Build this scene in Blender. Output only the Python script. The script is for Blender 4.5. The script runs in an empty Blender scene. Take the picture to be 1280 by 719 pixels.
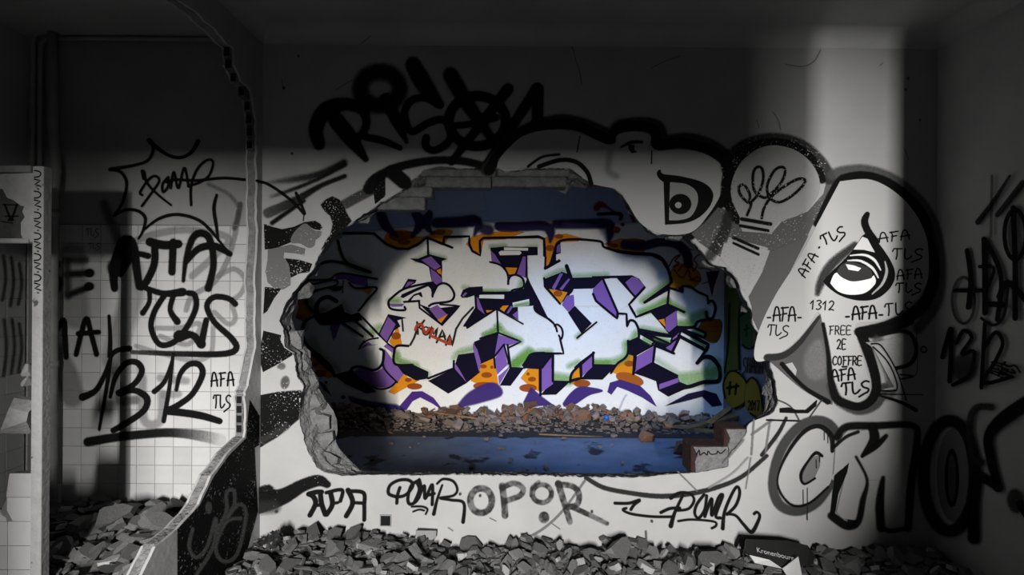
import bpy, bmesh, math, random
import numpy as np
from mathutils import Vector, Matrix
from mathutils.geometry import tessellate_polygon

# ------------------------------------------------------------------ camera, world, light
SC = bpy.context.scene
COL = SC.collection
F = 624.0                      # focal length in pixels of the 1280 px frame
CAMZ = 1.456
ROLL = math.radians(0.4)
cd = bpy.data.cameras.new('camera'); cam = bpy.data.objects.new('camera', cd); COL.objects.link(cam)
cd.sensor_width = 36.0; cd.lens = F / 1280 * 36; cd.clip_start = 0.02
cam.matrix_world = Matrix.Translation((0, 0, CAMZ)) @ Matrix.Rotation(math.radians(90), 4, 'X') @ Matrix.Rotation(ROLL, 4, 'Z')
SC.camera = cam
w = bpy.data.worlds.new('world'); SC.world = w; w.use_nodes = True
w.node_tree.nodes['Background'].inputs[0].default_value = (0.62, 0.75, 1.0, 1)
w.node_tree.nodes['Background'].inputs[1].default_value = 0.02
SC.view_settings.view_transform = 'Standard'; SC.view_settings.look = 'None'
SC.view_settings.exposure = 0.0; SC.view_settings.gamma = 1.0; SC.view_settings.use_curve_mapping = False
try:
    SC.cycles.transparent_max_bounces = 24
except Exception:
    pass

def area_light(name, loc, target, sx, sy, power, col, spread=180):
    l = bpy.data.lights.new(name, 'AREA'); l.shape = 'RECTANGLE'; l.size = sx; l.size_y = sy
    l.energy = power; l.color = col; l.spread = math.radians(spread)
    o = bpy.data.objects.new(name, l); COL.objects.link(o); o.location = loc
    o.rotation_euler = (Vector(target) - Vector(loc)).to_track_quat('-Z', 'Y').to_euler()
    return o
def spot_light(name, loc, target, deg, blend, power, col, rad=0.05):
    l = bpy.data.lights.new(name, 'SPOT'); l.spot_size = math.radians(deg); l.spot_blend = blend
    l.energy = power; l.color = col; l.shadow_soft_size = rad
    o = bpy.data.objects.new(name, l); COL.objects.link(o); o.location = loc
    o.rotation_euler = (Vector(target) - Vector(loc)).to_track_quat('-Z', 'Y').to_euler()
    return o
SX = -0.35                     # daylight falling in through the doorway behind the camera
area_light('doorway_daylight', (SX, -4.5, 2.18), (SX, 2.8, 2.18), 0.10, 1.24, 800, (1, 0.985, 0.955))
area_light('daylight_soft_fill', (-0.20, -4.5, 2.18), (-0.20, 2.8, 2.18), 0.36, 1.24, 330, (1, 0.985, 0.955))  # second, wider lamp added to soften the shadow edges of the daylight
spot_light('far_blue_fill', (0.35, 3.35, 2.80), (0.85, 5.2, 0.3), 66, 0.9, 330, (0.22, 0.46, 1.0), 0.25)  # added blue fill lamp for the far wall and floor; the ceiling is closed
area_light('far_ambient_fill', (-0.3, 4.3, 2.95), (-0.3, 4.3, 0), 1.6, 1.2, 2.0, (0.68, 0.80, 1.0))  # added dim fill lamp, lifts the dark parts of the far room

# ------------------------------------------------------------------ pixel rays onto real planes
CR, SR = math.cos(ROLL), math.sin(ROLL)
def ray(px, py):
    dx, dy = px - 640.0, py - 359.5
    return (dx * CR + dy * SR) / F, -(-dx * SR + dy * CR) / F
D = 2.8          # pierced wall
DT = 2.91        # tiled wall of the left room (face of the tiles)
DR = 5.64        # painted far wall
XP = ray(329, 52)[0] * D          # broken partition, right face
XR = 2.378                        # right wall
XRR = 2.396                       # right wall of the far room
def onY(Y, px, py, off=0.0):
    a, b = ray(px, py); Y -= off
    return Vector((a * Y, Y, CAMZ + b * Y))
def onX(X, px, py, off=0.0):
    a, b = ray(px, py)
    s = -1 if X > 0 else 1
    X += s * off
    Y = X / a
    return Vector((X, Y, CAMZ + b * Y))
def m_main(px, py, off=0.0):
    p = onY(D, px, py, off)
    if p.x > XR - off: p = onX(XR, px, py, off)
    return p
def m_tile(px, py, off=0.0): return onY(DT, px, py, off)
def m_far(px, py, off=0.0):
    p = onY(DR, px, py, off)
    if p.x > XRR - off: p = onX(XRR, px, py, off)
    return p
def m_part(px, py, off=0.0): return onX(XP, px, py, off)
DJ = 2.17        # stall frame at the left
def m_jamb(px, py, off=0.0): return onY(DJ, px, py, off)

# ------------------------------------------------------------------ materials
def s2l(v):
    v /= 255.0
    return v / 12.92 if v <= 0.04045 else ((v + 0.055) / 1.055) ** 2.4
def rgb(r, g=None, b=None):
    if g is None: g = b = r
    return (s2l(r), s2l(g), s2l(b))
MATS = {}
def mat(name, base, rough=0.8, var=0.25, scale=6.0, bump=0.15, bscale=60.0, obj_var=0.0, spec=0.3, stain=None, detail=6.0):
    m = bpy.data.materials.new(name); m.use_nodes = True; nt = m.node_tree; N = nt.nodes; L = nt.links
    b = N['Principled BSDF']; b.inputs['Roughness'].default_value = rough
    b.inputs['Specular IOR Level'].default_value = spec
    tc = N.new('ShaderNodeTexCoord')
    n1 = N.new('ShaderNodeTexNoise'); n1.inputs['Scale'].default_value = scale; n1.inputs['Detail'].default_value = detail
    n1.inputs['Roughness'].default_value = 0.62
    L.new(tc.outputs['Object'], n1.inputs['Vector'])
    r = N.new('ShaderNodeValToRGB')
    r.color_ramp.elements[0].position = 0.3; r.color_ramp.elements[1].position = 0.7
    r.color_ramp.elements[0].color = (*[c * (1 - var) for c in base], 1)
    r.color_ramp.elements[1].color = (*[min(1, c * (1 + var)) for c in base], 1)
    L.new(n1.outputs['Fac'], r.inputs['Fac']); out = r.outputs['Color']
    if stain:
        n3 = N.new('ShaderNodeTexNoise'); n3.inputs['Scale'].default_value = stain[1]; n3.inputs['Detail'].default_value = 8
        L.new(tc.outputs['Object'], n3.inputs['Vector'])
        r3 = N.new('ShaderNodeValToRGB'); r3.color_ramp.elements[0].position = stain[2]; r3.color_ramp.elements[1].position = stain[2] + 0.05
        r3.color_ramp.elements[0].color = (0, 0, 0, 1); r3.color_ramp.elements[1].color = (1, 1, 1, 1)
        L.new(n3.outputs['Fac'], r3.inputs['Fac'])
        mx = N.new('ShaderNodeMix'); mx.data_type = 'RGBA'
        L.new(r3.outputs['Color'], mx.inputs['Factor']); L.new(out, mx.inputs['A']); mx.inputs['B'].default_value = (*stain[0], 1)
        out = mx.outputs['Result']
    if obj_var:
        oi = N.new('ShaderNodeObjectInfo'); mr = N.new('ShaderNodeMapRange')
        mr.inputs['To Min'].default_value = 1 - obj_var; mr.inputs['To Max'].default_value = 1 + obj_var
        L.new(oi.outputs['Random'], mr.inputs['Value'])
        mx = N.new('ShaderNodeMix'); mx.data_type = 'RGBA'; mx.blend_type = 'MULTIPLY'; mx.inputs['Factor'].default_value = 1
        L.new(out, mx.inputs['A']); L.new(mr.outputs['Result'], mx.inputs['B']); out = mx.outputs['Result']
    L.new(out, b.inputs['Base Color'])
    n2 = N.new('ShaderNodeTexNoise'); n2.inputs['Scale'].default_value = bscale; n2.inputs['Detail'].default_value = 5
    L.new(tc.outputs['Object'], n2.inputs['Vector'])
    bp = N.new('ShaderNodeBump'); bp.inputs['Strength'].default_value = bump; bp.inputs['Distance'].default_value = 0.02
    L.new(n2.outputs['Fac'], bp.inputs['Height']); L.new(bp.outputs['Normal'], b.inputs['Normal'])
    MATS[name] = m; return m
mat('plaster', rgb(148), 0.85, 0.08, 3.5, 0.06, 25, stain=(rgb(120), 9, 0.74))
mat('plaster_edge', rgb(185), 0.9, 0.15, 40, 0.6, 120)
mat('masonry', rgb(98), 0.95, 0.35, 14, 0.9, 50)
mat('partition_plaster', rgb(150), 0.85, 0.12, 5, 0.1, 30)
mat('partition_core', rgb(112), 0.95, 0.35, 25, 0.8, 70)
mat('brick_grey', rgb(98), 0.95, 0.3, 22, 0.8, 60, obj_var=0.2)
mat('brick_red', rgb(44, 26, 25), 0.95, 0.35, 22, 0.6, 60)
mat('ceiling', rgb(165), 0.9, 0.12, 2, 0.05, 20)
mat('side_plaster', rgb(165), 0.9, 0.12, 2.5, 0.05, 20)
mat('left_plaster', rgb(136), 0.85, 0.1, 3, 0.05, 20)
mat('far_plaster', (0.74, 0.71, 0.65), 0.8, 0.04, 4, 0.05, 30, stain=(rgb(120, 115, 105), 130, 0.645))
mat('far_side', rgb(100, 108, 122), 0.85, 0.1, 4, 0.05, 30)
mat('tile_white', rgb(172), 0.35, 0.05, 8, 0.02, 10, obj_var=0.07, spec=0.5)
mat('grout', rgb(110), 0.95, 0.2, 30, 0.3, 80)
mat('floor_concrete', rgb(85), 0.95, 0.3, 5, 0.3, 40)
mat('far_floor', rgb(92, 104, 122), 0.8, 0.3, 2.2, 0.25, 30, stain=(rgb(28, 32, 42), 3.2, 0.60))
mat('shard', rgb(86), 0.85, 0.28, 18, 0.4, 50, obj_var=0.32)
mat('shard_pale', rgb(138), 0.85, 0.2, 18, 0.4, 50, obj_var=0.2)
mat('gravel', rgb(52), 0.95, 0.4, 40, 0.8, 90)
mat('far_shard', rgb(118, 103, 92), 0.9, 0.3, 18, 0.4, 50, obj_var=0.4)
mat('far_brick', rgb(116, 82, 60), 0.9, 0.3, 18, 0.4, 50, obj_var=0.35)
mat('far_gravel', rgb(50, 46, 44), 0.95, 0.4, 40, 0.8, 90)
mat('wood', rgb(130, 100, 66), 0.8, 0.3, 12, 0.3, 40, obj_var=0.3)
mat('pipe', rgb(135), 0.5, 0.15, 10, 0.05, 20)
mat('jamb_face', rgb(155), 0.75, 0.12, 12, 0.25, 60, stain=(rgb(80), 22, 0.68))
mat('jamb_side', rgb(120), 0.75, 0.15, 12, 0.25, 60, stain=(rgb(60), 22, 0.70))  # darker copy of jamb_face, shade of the upright's side put into the colour
mat('jamb_concrete', rgb(70), 0.9, 0.25, 16, 0.4, 60)
mat('hole_shade', rgb(9), 0.95, 0.1, 5, 0.0, 10)  # flat near-black that stands for the shade inside recesses
mat('card_black', rgb(30), 0.55, 0.1, 10, 0.05, 20)
mat('card_white', rgb(160), 0.7, 0.08, 10, 0.05, 20)
mat('plastic_blue', rgb(20, 90, 190), 0.4, 0.05, 8, 0.02, 10)
mat('bag', rgb(38), 0.18, 0.2, 10, 0.3, 30, spec=0.8)

def paint_mat(name, mode):
    m = bpy.data.materials.new(name); m.use_nodes = True; nt = m.node_tree; N = nt.nodes; L = nt.links
    b = N['Principled BSDF']; b.inputs['Roughness'].default_value = 0.75; b.inputs['Specular IOR Level'].default_value = 0.08
    at = N.new('ShaderNodeAttribute'); at.attribute_name = 'paint'
    L.new(at.outputs['Color'], b.inputs['Base Color'])
    alpha = at.outputs['Alpha']
    tc = N.new('ShaderNodeTexCoord')
    def mathn(op, a, bb, clamp=False):
        n = N.new('ShaderNodeMath'); n.operation = op; n.use_clamp = clamp
        for k, v in enumerate((a, bb)):
            if isinstance(v, (int, float)): n.inputs[k].default_value = v
            else: L.new(v, n.inputs[k])
        return n.outputs[0]
    if mode == 'flaked':
        n = N.new('ShaderNodeTexNoise'); n.inputs['Scale'].default_value = 105; n.inputs['Detail'].default_value = 3
        n2 = N.new('ShaderNodeTexNoise'); n2.inputs['Scale'].default_value = 7; n2.inputs['Detail'].default_value = 2
        L.new(tc.outputs['Object'], n.inputs['Vector']); L.new(tc.outputs['Object'], n2.inputs['Vector'])
        t = mathn('SUBTRACT', 0.79, mathn('MULTIPLY', n2.outputs['Fac'], 0.32))
        hole = mathn('MULTIPLY', mathn('SUBTRACT', n.outputs['Fac'], t), 30, True)
        alpha = mathn('MULTIPLY', alpha, mathn('SUBTRACT', 1.0, hole))
    elif mode == 'spray':
        n = N.new('ShaderNodeTexNoise'); n.inputs['Scale'].default_value = 330; n.inputs['Detail'].default_value = 1
        L.new(tc.outputs['Object'], n.inputs['Vector'])
        g = mathn('MULTIPLY', mathn('SUBTRACT', n.outputs['Fac'], 0.5), 1.3)
        s = mathn('MULTIPLY', mathn('MULTIPLY', alpha, mathn('SUBTRACT', 1.0, alpha)), 4)
        alpha = mathn('ADD', alpha, mathn('MULTIPLY', g, s), True)
    elif mode == 'brush':
        n = N.new('ShaderNodeTexNoise'); n.inputs['Scale'].default_value = 26; n.inputs['Detail'].default_value = 6
        L.new(tc.outputs['Object'], n.inputs['Vector'])
        g = mathn('MULTIPLY', mathn('SUBTRACT', n.outputs['Fac'], 0.42), 4.5, True)
        alpha = mathn('MULTIPLY', alpha, mathn('ADD', mathn('MULTIPLY', g, 0.55), 0.45))
    tr = N.new('ShaderNodeBsdfTransparent'); mx = N.new('ShaderNodeMixShader')
    L.new(alpha, mx.inputs[0]); L.new(tr.outputs[0], mx.inputs[1]); L.new(b.outputs[0], mx.inputs[2])
    L.new(mx.outputs[0], N['Material Output'].inputs[0])
    MATS[name] = m
for k in ('plain', 'flaked', 'spray', 'brush'): paint_mat('paint_' + k, k)

# ------------------------------------------------------------------ object helpers
def tag(o, label=None, cat=None, group=None, kind=None):
    if label: o['label'] = label
    if cat: o['category'] = cat
    if group: o['group'] = group
    if kind: o['kind'] = kind
    return o
def link(name, me, parent=None, loc=None):
    o = bpy.data.objects.new(name, me); COL.objects.link(o)
    if loc is not None: o.location = loc
    if parent is not None: o.parent = parent
    return o
def mesh(name, verts, faces, material, parent=None, smooth=False):
    me = bpy.data.meshes.new(name); me.from_pydata([tuple(v) for v in verts], [], faces); me.update()
    if material: me.materials.append(MATS[material])
    if smooth:
        for p in me.polygons: p.use_smooth = True
    return link(name, me, parent)
def box_geo(x0, x1, y0, y1, z0, z1):
    v = [(x0, y0, z0), (x1, y0, z0), (x1, y1, z0), (x0, y1, z0), (x0, y0, z1), (x1, y0, z1), (x1, y1, z1), (x0, y1, z1)]
    f = [(3, 2, 1, 0), (4, 5, 6, 7), (0, 1, 5, 4), (1, 2, 6, 5), (2, 3, 7, 6), (3, 0, 4, 7)]
    return v, f
def boxo(name, x0, x1, y0, y1, z0, z1, material, parent=None, bevel=0.0):
    v, f = box_geo(x0, x1, y0, y1, z0, z1)
    if not bevel: return mesh(name, v, f, material, parent)
    bm = bmesh.new(); vs = [bm.verts.new(p) for p in v]
    for q in f: bm.faces.new([vs[i] for i in q])
    bmesh.ops.bevel(bm, geom=bm.edges[:], offset=bevel, segments=1, affect='EDGES')
    me = bpy.data.meshes.new(name); bm.to_mesh(me); bm.free(); me.materials.append(MATS[material])
    return link(name, me, parent)
def prism(name, pts, depth, material, parent=None):
    """closed polygon of 3D points extruded by the vector depth"""
    n = len(pts); d = Vector(depth)
    v = [Vector(p) for p in pts] + [Vector(p) + d for p in pts]
    tri = tessellate_polygon([[Vector(p) for p in pts]])
    f = [tuple(t) for t in tri] + [tuple(i + n for i in reversed(t)) for t in tri]
    f += [(i, (i + 1) % n, (i + 1) % n + n, i + n) for i in range(n)]
    o = mesh(name, v, f, material, parent)
    bm = bmesh.new(); bm.from_mesh(o.data); bmesh.ops.recalc_face_normals(bm, faces=bm.faces[:]); bm.to_mesh(o.data); bm.free()
    return o
def tube(name, path, r, material, parent=None, n=10, caps=True):
    v, f = [], []
    P = [Vector(p) for p in path]
    for i, p in enumerate(P):
        t = (P[min(i + 1, len(P) - 1)] - P[max(i - 1, 0)]).normalized()
        a = t.cross(Vector((0, 1, 0)))
        if a.length < 0.1: a = t.cross(Vector((1, 0, 0)))
        a.normalize(); b = t.cross(a)
        rr = r[i] if isinstance(r, (list, tuple)) else r
        for k in range(n):
            an = 2 * math.pi * k / n; v.append(p + a * math.cos(an) * rr + b * math.sin(an) * rr)
    for i in range(len(P) - 1):
        for k in range(n): f.append((i * n + k, i * n + (k + 1) % n, (i + 1) * n + (k + 1) % n, (i + 1) * n + k))
    if caps: f.append(tuple(reversed(range(n)))); f.append(tuple(range((len(P) - 1) * n, len(P) * n)))
    return mesh(name, v, f, material, parent, True)

# ------------------------------------------------------------------ painted marks: thin paint films lying on the walls
def catmull(pts, closed=False, step=3.0):
    P = [np.array(p, float) for p in pts]
    if len(P) < 3 and not closed:
        n = max(2, int(np.linalg.norm(P[1][:2] - P[0][:2]) / step) + 1)
        return [P[0] + (P[1] - P[0]) * i / n for i in range(n + 1)]
    out = []; n = len(P); segs = n if closed else n - 1
    for i in range(segs):
        if closed: a, b, c, d = P[(i - 1) % n], P[i], P[(i + 1) % n], P[(i + 2) % n]
        else: a, b, c, d = P[max(i - 1, 0)], P[i], P[i + 1], P[min(i + 2, n - 1)]
        k = max(1, int(np.linalg.norm(c[:2] - b[:2]) / step) + 1)
        for j in range(k):
            t = j / k
            out.append(0.5 * ((2 * b) + (-a + c) * t + (2 * a - 5 * b + 4 * c - d) * t * t + (-a + 3 * b - 3 * c + d) * t ** 3))
    if not closed: out.append(P[-1])
    return out
LAYER = {}
class Mark:
    def __init__(s, name, label, parent, mp, mode='plain'):
        s.name, s.label, s.parent, s.mp, s.mode = name, label, parent, mp, mode
        s.v, s.f, s.c = [], [], []
    def _off(s):
        k = s.mp.__name__; LAYER[k] = LAYER.get(k, 0) + 1
        return 0.0006 + 0.00005 * LAYER[k]
    def stroke(s, pts, w, col=(0.0035,) * 3, a=1.0, soft=0.8, smooth=True, closed=False, view=None, step=None):
        """pts in pixels (or in view=(x0,y0,k) coordinates); w width; may be a list per point"""
        k = 1.0
        if view:
            k = 1.0 / view[2]; pts = [(view[0] + p[0] * k, view[1] + p[1] * k) for p in pts]
        n = len(pts)
        ws = [x * k for x in w] if isinstance(w, (list, tuple)) else [w * k] * n
        al = list(a) if isinstance(a, (list, tuple)) else [a] * n
        P = [(p[0], p[1], ws[i], al[i]) for i, p in enumerate(pts)]
        step = step or max(1.2, min(4, ws[0] * 0.5))
        S = catmull(P, closed, step) if smooth else sum([catmull([P[i], P[i + 1]], False, 6)[:-1] for i in range(n - 1)], []) + [np.array(P[-1], float)]
        if closed: S.append(S[0])
        off = s._off(); m = len(S)
        base = len(s.v)
        for i in range(m):
            p = S[i]; t = S[min(i + 1, m - 1)][:2] - S[max(i - 1, 0)][:2]
            if closed and i in (0, m - 1): t = S[1][:2] - S[m - 2][:2]
            L = np.linalg.norm(t); t = t / L if L > 1e-6 else np.array((1., 0.))
            nn = np.array((-t[1], t[0])); h = max(p[2] * 0.5, 0.15); core = max(h - soft * 0.6, 0.1 * h); ed = h + soft * 0.75
            o2 = off + 0.00003 * i / m
            for q, aa in ((-ed, 0), (-core, p[3]), (core, p[3]), (ed, 0)):
                s.v.append(s.mp(p[0] + nn[0] * q, p[1] + nn[1] * q, o2)); s.c.append((*col, max(0, min(1, aa))))
        for i in range(m - 1):
            for q in range(3):
                a0 = base + i * 4 + q; s.f.append((a0, a0 + 1, a0 + 5, a0 + 4))
        if not closed:
            for e in (0, m - 1):
                p = S[e]; q0 = S[1] if e == 0 else S[m - 2]
                t = p[:2] - q0[:2]; L = np.linalg.norm(t); t = t / L if L > 1e-6 else np.array((1., 0.))
                an0 = math.atan2(t[1], t[0]); h = max(p[2] * 0.5, 0.15); core = max(h - soft * 0.6, 0.1 * h); ed = h + soft * 0.75
                b2 = len(s.v); K = 6
                s.v.append(s.mp(p[0], p[1], off)); s.c.append((*col, p[3]))
                for j in range(K + 1):
                    an = an0 - math.pi / 2 + math.pi * j / K
                    for r, aa in ((core, p[3]), (ed, 0)):
                        s.v.append(s.mp(p[0] + math.cos(an) * r, p[1] + math.sin(an) * r, off)); s.c.append((*col, aa))
                for j in range(K):
                    i0 = b2 + 1 + j * 2
                    s.f.append((b2, i0, i0 + 2)); s.f.append((i0, i0 + 1, i0 + 3, i0 + 2))
        return s
    def fill(s, pts, col=(0.0035,) * 3, a=1.0, soft=0.7, smooth=False, view=None):
        if view:
            k = 1.0 / view[2]; pts = [(view[0] + p[0] * k, view[1] + p[1] * k) for p in pts]
        S = catmull(pts, True, 3.0) if smooth else [np.array(p, float) for p in pts]
        S = [q for i, q in enumerate(S) if np.linalg.norm(q[:2] - S[i - 1][:2]) > 0.05]
        off = s._off(); n = len(S); base = len(s.v)
        area = sum(S[i][0] * S[(i + 1) % n][1] - S[(i + 1) % n][0] * S[i][1] for i in range(n))
        sg = 1 if area > 0 else -1
        for p in S: s.v.append(s.mp(p[0], p[1], off)); s.c.append((*col, a))
        for i in range(n):
            t = S[(i + 1) % n][:2] - S[i - 1][:2]; L = np.linalg.norm(t); t = t / L if L > 1e-6 else np.array((1., 0.))
            p = S[i][:2] + np.array((t[1], -t[0])) * sg * soft
            s.v.append(s.mp(p[0], p[1], off)); s.c.append((*col, 0))
        for t in tessellate_polygon([[Vector((p[0], p[1], 0)) for p in S]]): s.f.append(tuple(base + i for i in t))
        for i in range(n): j = (i + 1) % n; s.f.append((base + i, base + j, base + n + j, base + n + i))
        return s
    def ell(s, cx, cy, rx, ry, rot=0, view=None, **kw):
        r = math.radians(rot)
        pts = [(cx + rx * math.cos(t) * math.cos(r) - ry * math.sin(t) * math.sin(r), cy + rx * math.cos(t) * math.sin(r) + ry * math.sin(t) * math.cos(r)) for t in [2 * math.pi * i / 20 for i in range(20)]]
        return s.fill(pts, view=view, **kw)
    def ring(s, cx, cy, rx, ry, w, rot=0, view=None, a0=0, a1=360, **kw):
        r = math.radians(rot); n = 22; full = (a1 - a0) >= 360
        ts = [math.radians(a0 + (a1 - a0) * i / n) for i in range(n if full else n + 1)]
        pts = [(cx + rx * math.cos(t) * math.cos(r) - ry * math.sin(t) * math.sin(r), cy + rx * math.cos(t) * math.sin(r) + ry * math.sin(t) * math.cos(r)) for t in ts]
        return s.stroke(pts, w, view=view, closed=full, **kw)
    def text(s, txt, x, y, cw, ch, w, ang=0, gap=0.25, view=None, slant=0.0, **kw):
        """single-line marker lettering; (x,y) lower-left corner"""
        ca, sa = math.cos(math.radians(ang)), math.sin(math.radians(ang)); cx = 0.0
        for chr_ in txt:
            for pl in FONT.get(chr_, []):
                pts = []
                for (u, v) in pl:
                    lx = cx + (u + slant * (1 - v)) * cw; ly = -(1 - v) * ch
                    pts.append((x + lx * ca - ly * sa, y + lx * sa + ly * ca))
                s.stroke(pts, w, view=view, smooth=len(pts) > 3, **kw)
            cx += cw * (1 + gap)
        return s
    def done(s):
        me = bpy.data.meshes.new(s.name); me.from_pydata([tuple(v) for v in s.v], [], s.f)
        ca = me.color_attributes.new('paint', 'FLOAT_COLOR', 'POINT')
        ca.data.foreach_set('color', np.array(s.c, np.float32).ravel()); me.update()
        me.materials.append(MATS['paint_' + s.mode])
        o = link(s.name, me, s.parent)
        if s.label: o['label'] = s.label
        return o
FONT = {
 'A': [[(0, 1), (.12, .4), (.3, 0), (.62, 0), (.85, .4), (1, 1)], [(-.05, .6), (1.05, .55)]],
 'F': [[(.2, 1), (.3, .4), (.2, 0)], [(0, .05), (1, 0)], [(.2, .5), (.8, .45)]],
 'T': [[(-.15, .25), (0, 0), (1, 0)], [(.4, 0), (.45, .6), (.35, 1)]],
 'L': [[(.1, 0), (.1, .7), (.3, 1), (.7, .9), (1, .7)]],
 'S': [[(1, .1), (.6, 0), (.1, .2), (.3, .5), (.9, .7), (.8, .95), (.3, 1.1), (-.3, 1.3)]],
 '1': [[(0, .4), (.5, 0), (.5, 1)]],
 '3': [[(0, .1), (.5, 0), (.9, .2), (.4, .45), (.95, .7), (.5, 1), (0, .95)]],
 '2': [[(0, .2), (.4, 0), (.9, .2), (.6, .6), (0, 1), (.5, .92), (1, 1)]],
 'R': [[(.1, 1), (.1, 0)], [(.1, 0), (.6, .0), (.9, .25), (.6, .5), (.1, .5)], [(.4, .5), (1, 1)]],
 'E': [[(1, 0), (.1, 0), (.1, 1), (1, 1)], [(.1, .5), (.8, .48)]],
 'C': [[(1, .15), (.6, 0), (.15, .25), (.1, .7), (.5, 1), (1, .85)]],
 'O': [[(.5, 0), (.1, .3), (.1, .75), (.5, 1), (.9, .75), (.9, .3), (.5, 0)]],
 '0': [[(.5, 0), (.1, .3), (.1, .75), (.5, 1), (.9, .75), (.9, .3), (.5, 0)]],
 '7': [[(0, 0), (1, 0), (.4, 1)]],
 'H': [[(.1, 0), (.1, 1)], [(.9, 0), (.9, 1)], [(.1, .5), (.9, .5)]],
 'B': [[(.1, 1), (.1, 0)], [(.1, 0), (.7, .05), (.8, .3), (.3, .48), (.9, .65), (.8, .95), (.1, 1)]],
 '-': [[(.25, .75), (.7, .75)]],
 '.': [[(.4, .55), (.55, .55)]],
 'N': [[(0, 1), (.1, 0), (.8, 1), (1, 0)]],
 'U': [[(0, 0), (.1, .8), (.5, 1), (.9, .7), (1, 0)]],
}

# ------------------------------------------------------------------ the setting
random.seed(7)
ZT = (onY(D, 329, 52).z + onY(D, 1170, 65).z) / 2      # line where the cove starts
ZC = ZT + 0.085                                        # ceiling
T = 0.16                                               # thickness of the pierced wall
def struct(o): o['kind'] = 'structure'; return o
# outlines of the hole, in pixels: broken plaster edge (front) and silhouette of the masonry behind
HF = [(390,575),(395,585),(407,591),(425,595),(437,595),(470,594),(520,595),(570,594),(640,595),(665,595),(735,597),(802,597),(825,594),(865,592),(910,585),
 (911,570),(932,545),(936,531),(943,525),(960,521),(968,514),(973,503),(971,489),(969,475),(965,464),(962,439),(951,417),(943,411),(940,389),(927,367),(922,349),
 (907,333),(893,332),(878,313),(862,298),(853,291),(822,293),(811,287),(800,270),(785,252),(772,237),(755,227),(740,230),(715,210),(662,209),(632,215),(620,209),
 (600,209),(575,210),(550,207),(530,212),(512,228),(500,239),(472,255),(451,270),(435,281),(420,291),(406,306),(400,316),(394,330),(389,340),(379,350),(365,367),
 (357,380),(351,397),(347,402),(353,407),(354,417),(355,435),(367,440),(371,470),(379,481),(375,500),(374,532),(380,544),(380,554)]
HI = [(442,580),(452,588),(475,590),(520,590),(640,590),(735,592),(802,592),(840,590),(862,590),(880,575),(900,560),(915,545),(930,532),(945,521),(955,515),(958,490),(957,470),
 (955,450),(950,430),(944,415),(938,395),(924,372),(918,354),(904,338),(890,336),(874,317),(858,303),(850,297),(824,298),(808,291),(796,273),(782,256),(772,246),(770,237),
 (740,236),(712,233),(707,243),(685,233),(660,237),(632,233),(600,230),(572,233),(545,236),(534,250),(531,261),(500,263),(471,265),(462,277),(437,281),(428,291),(421,298),(410,312),(400,321),(396,332),
 (383,349),(375,366),(368,389),(364,396),(367,405),(369,415),(378,425),(381,434),(388,438),(388,461),(393,465),(399,487),(407,500),(417,514),(421,525),(422,540),(419,551),(424,561),(432,570)]
CX, CY, NA = 645.0, 415.0, 400
def polar(poly):
    out = []
    n = len(poly)
    for i in range(NA):
        a = 2 * math.pi * i / NA; dx, dy = math.cos(a), math.sin(a); best = 0
        for j in range(n):
            (x0, y0), (x1, y1) = poly[j], poly[(j + 1) % n]
            ex, ey = x1 - x0, y1 - y0; den = dx * ey - dy * ex
            if abs(den) < 1e-9: continue
            fx, fy = x0 - CX, y0 - CY
            t = (fx * ey - fy * ex) / den; u = (fx * dy - fy * dx) / den
            if t > 0 and 0 <= u <= 1: best = max(best, t)
        out.append(best)
    return out
rF, rI = polar(HF), polar(HI)
rng = random.Random(3)
jag = [rng.uniform(-1.1, 1.1) for _ in range(NA)]
rF = [r + j * 0.9 for r, j in zip(rF, jag)]
rI = [min(i, f - 3) for i, f in zip(rI, rF)]
def pa(i, r): a = 2 * math.pi * (i % NA) / NA; return CX + math.cos(a) * r, CY + math.sin(a) * r
XL = XP - 0.06
def holed(y, ring, flip):
    outer = [Vector((XL, y, 0)), Vector((XR + 0.05, y, 0)), Vector((XR + 0.05, y, ZC + 0.02)), Vector((XL, y, ZC + 0.02))]
    pts = outer + ring
    f = [tuple(t) for t in tessellate_polygon([[Vector((p.x, p.z, 0)) for p in outer], [Vector((p.x, p.z, 0)) for p in ring]])]
    return pts, f
ring_front = [onY(D, *pa(i, rF[i])) for i in range(NA)]
ring_back = [onY(D + T, *pa(i, rI[i])) for i in range(NA)]
v1, f1 = holed(D, ring_front, False); v2, f2 = holed(D + T, ring_back, True)
n1 = len(v1)
wall_back = struct(mesh('wall_back', v1 + v2, f1 + [tuple(i + n1 for i in t) for t in f2], 'plaster'))
wall_back['label'] = 'painted plaster wall with a large ragged hole knocked through it'
# broken plaster layer and masonry of the rim
v, f = [], []
for i in range(NA):
    q = rng.uniform(0.8, 2.2)
    v += [ring_front[i], onY(D + 0.004, *pa(i, rF[i] - 0.6)), onY(D + 0.018, *pa(i, rF[i] - q))]
for i in range(NA):
    j = (i + 1) % NA
    for k in range(2): f.append((i * 3 + k, j * 3 + k, j * 3 + k + 1, i * 3 + k + 1))
tag(mesh('plaster_edge', v, f, 'plaster_edge', wall_back), 'white crumbling plaster edge around the hole')
v, f = [], []; RR = 7
nz = np.array([[rng.uniform(-1, 1) for _ in range(RR)] for _ in range(NA)])
nz = (nz + np.roll(nz, 1, 0) + np.roll(nz, 2, 0)) / 2.0
for i in range(NA):
    for k in range(RR):
        t = k / (RR - 1); wv = math.sin(math.pi * t)
        r = rF[i] - 1.0 + (rI[i] - rF[i] + 1.0) * t
        y = D + 0.014 + (T - 0.014) * (t ** 0.8) + nz[i][k] * 0.016 * wv
        v.append(onY(y, *pa(i, r + nz[i][k] * 1.0 * wv)))
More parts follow.
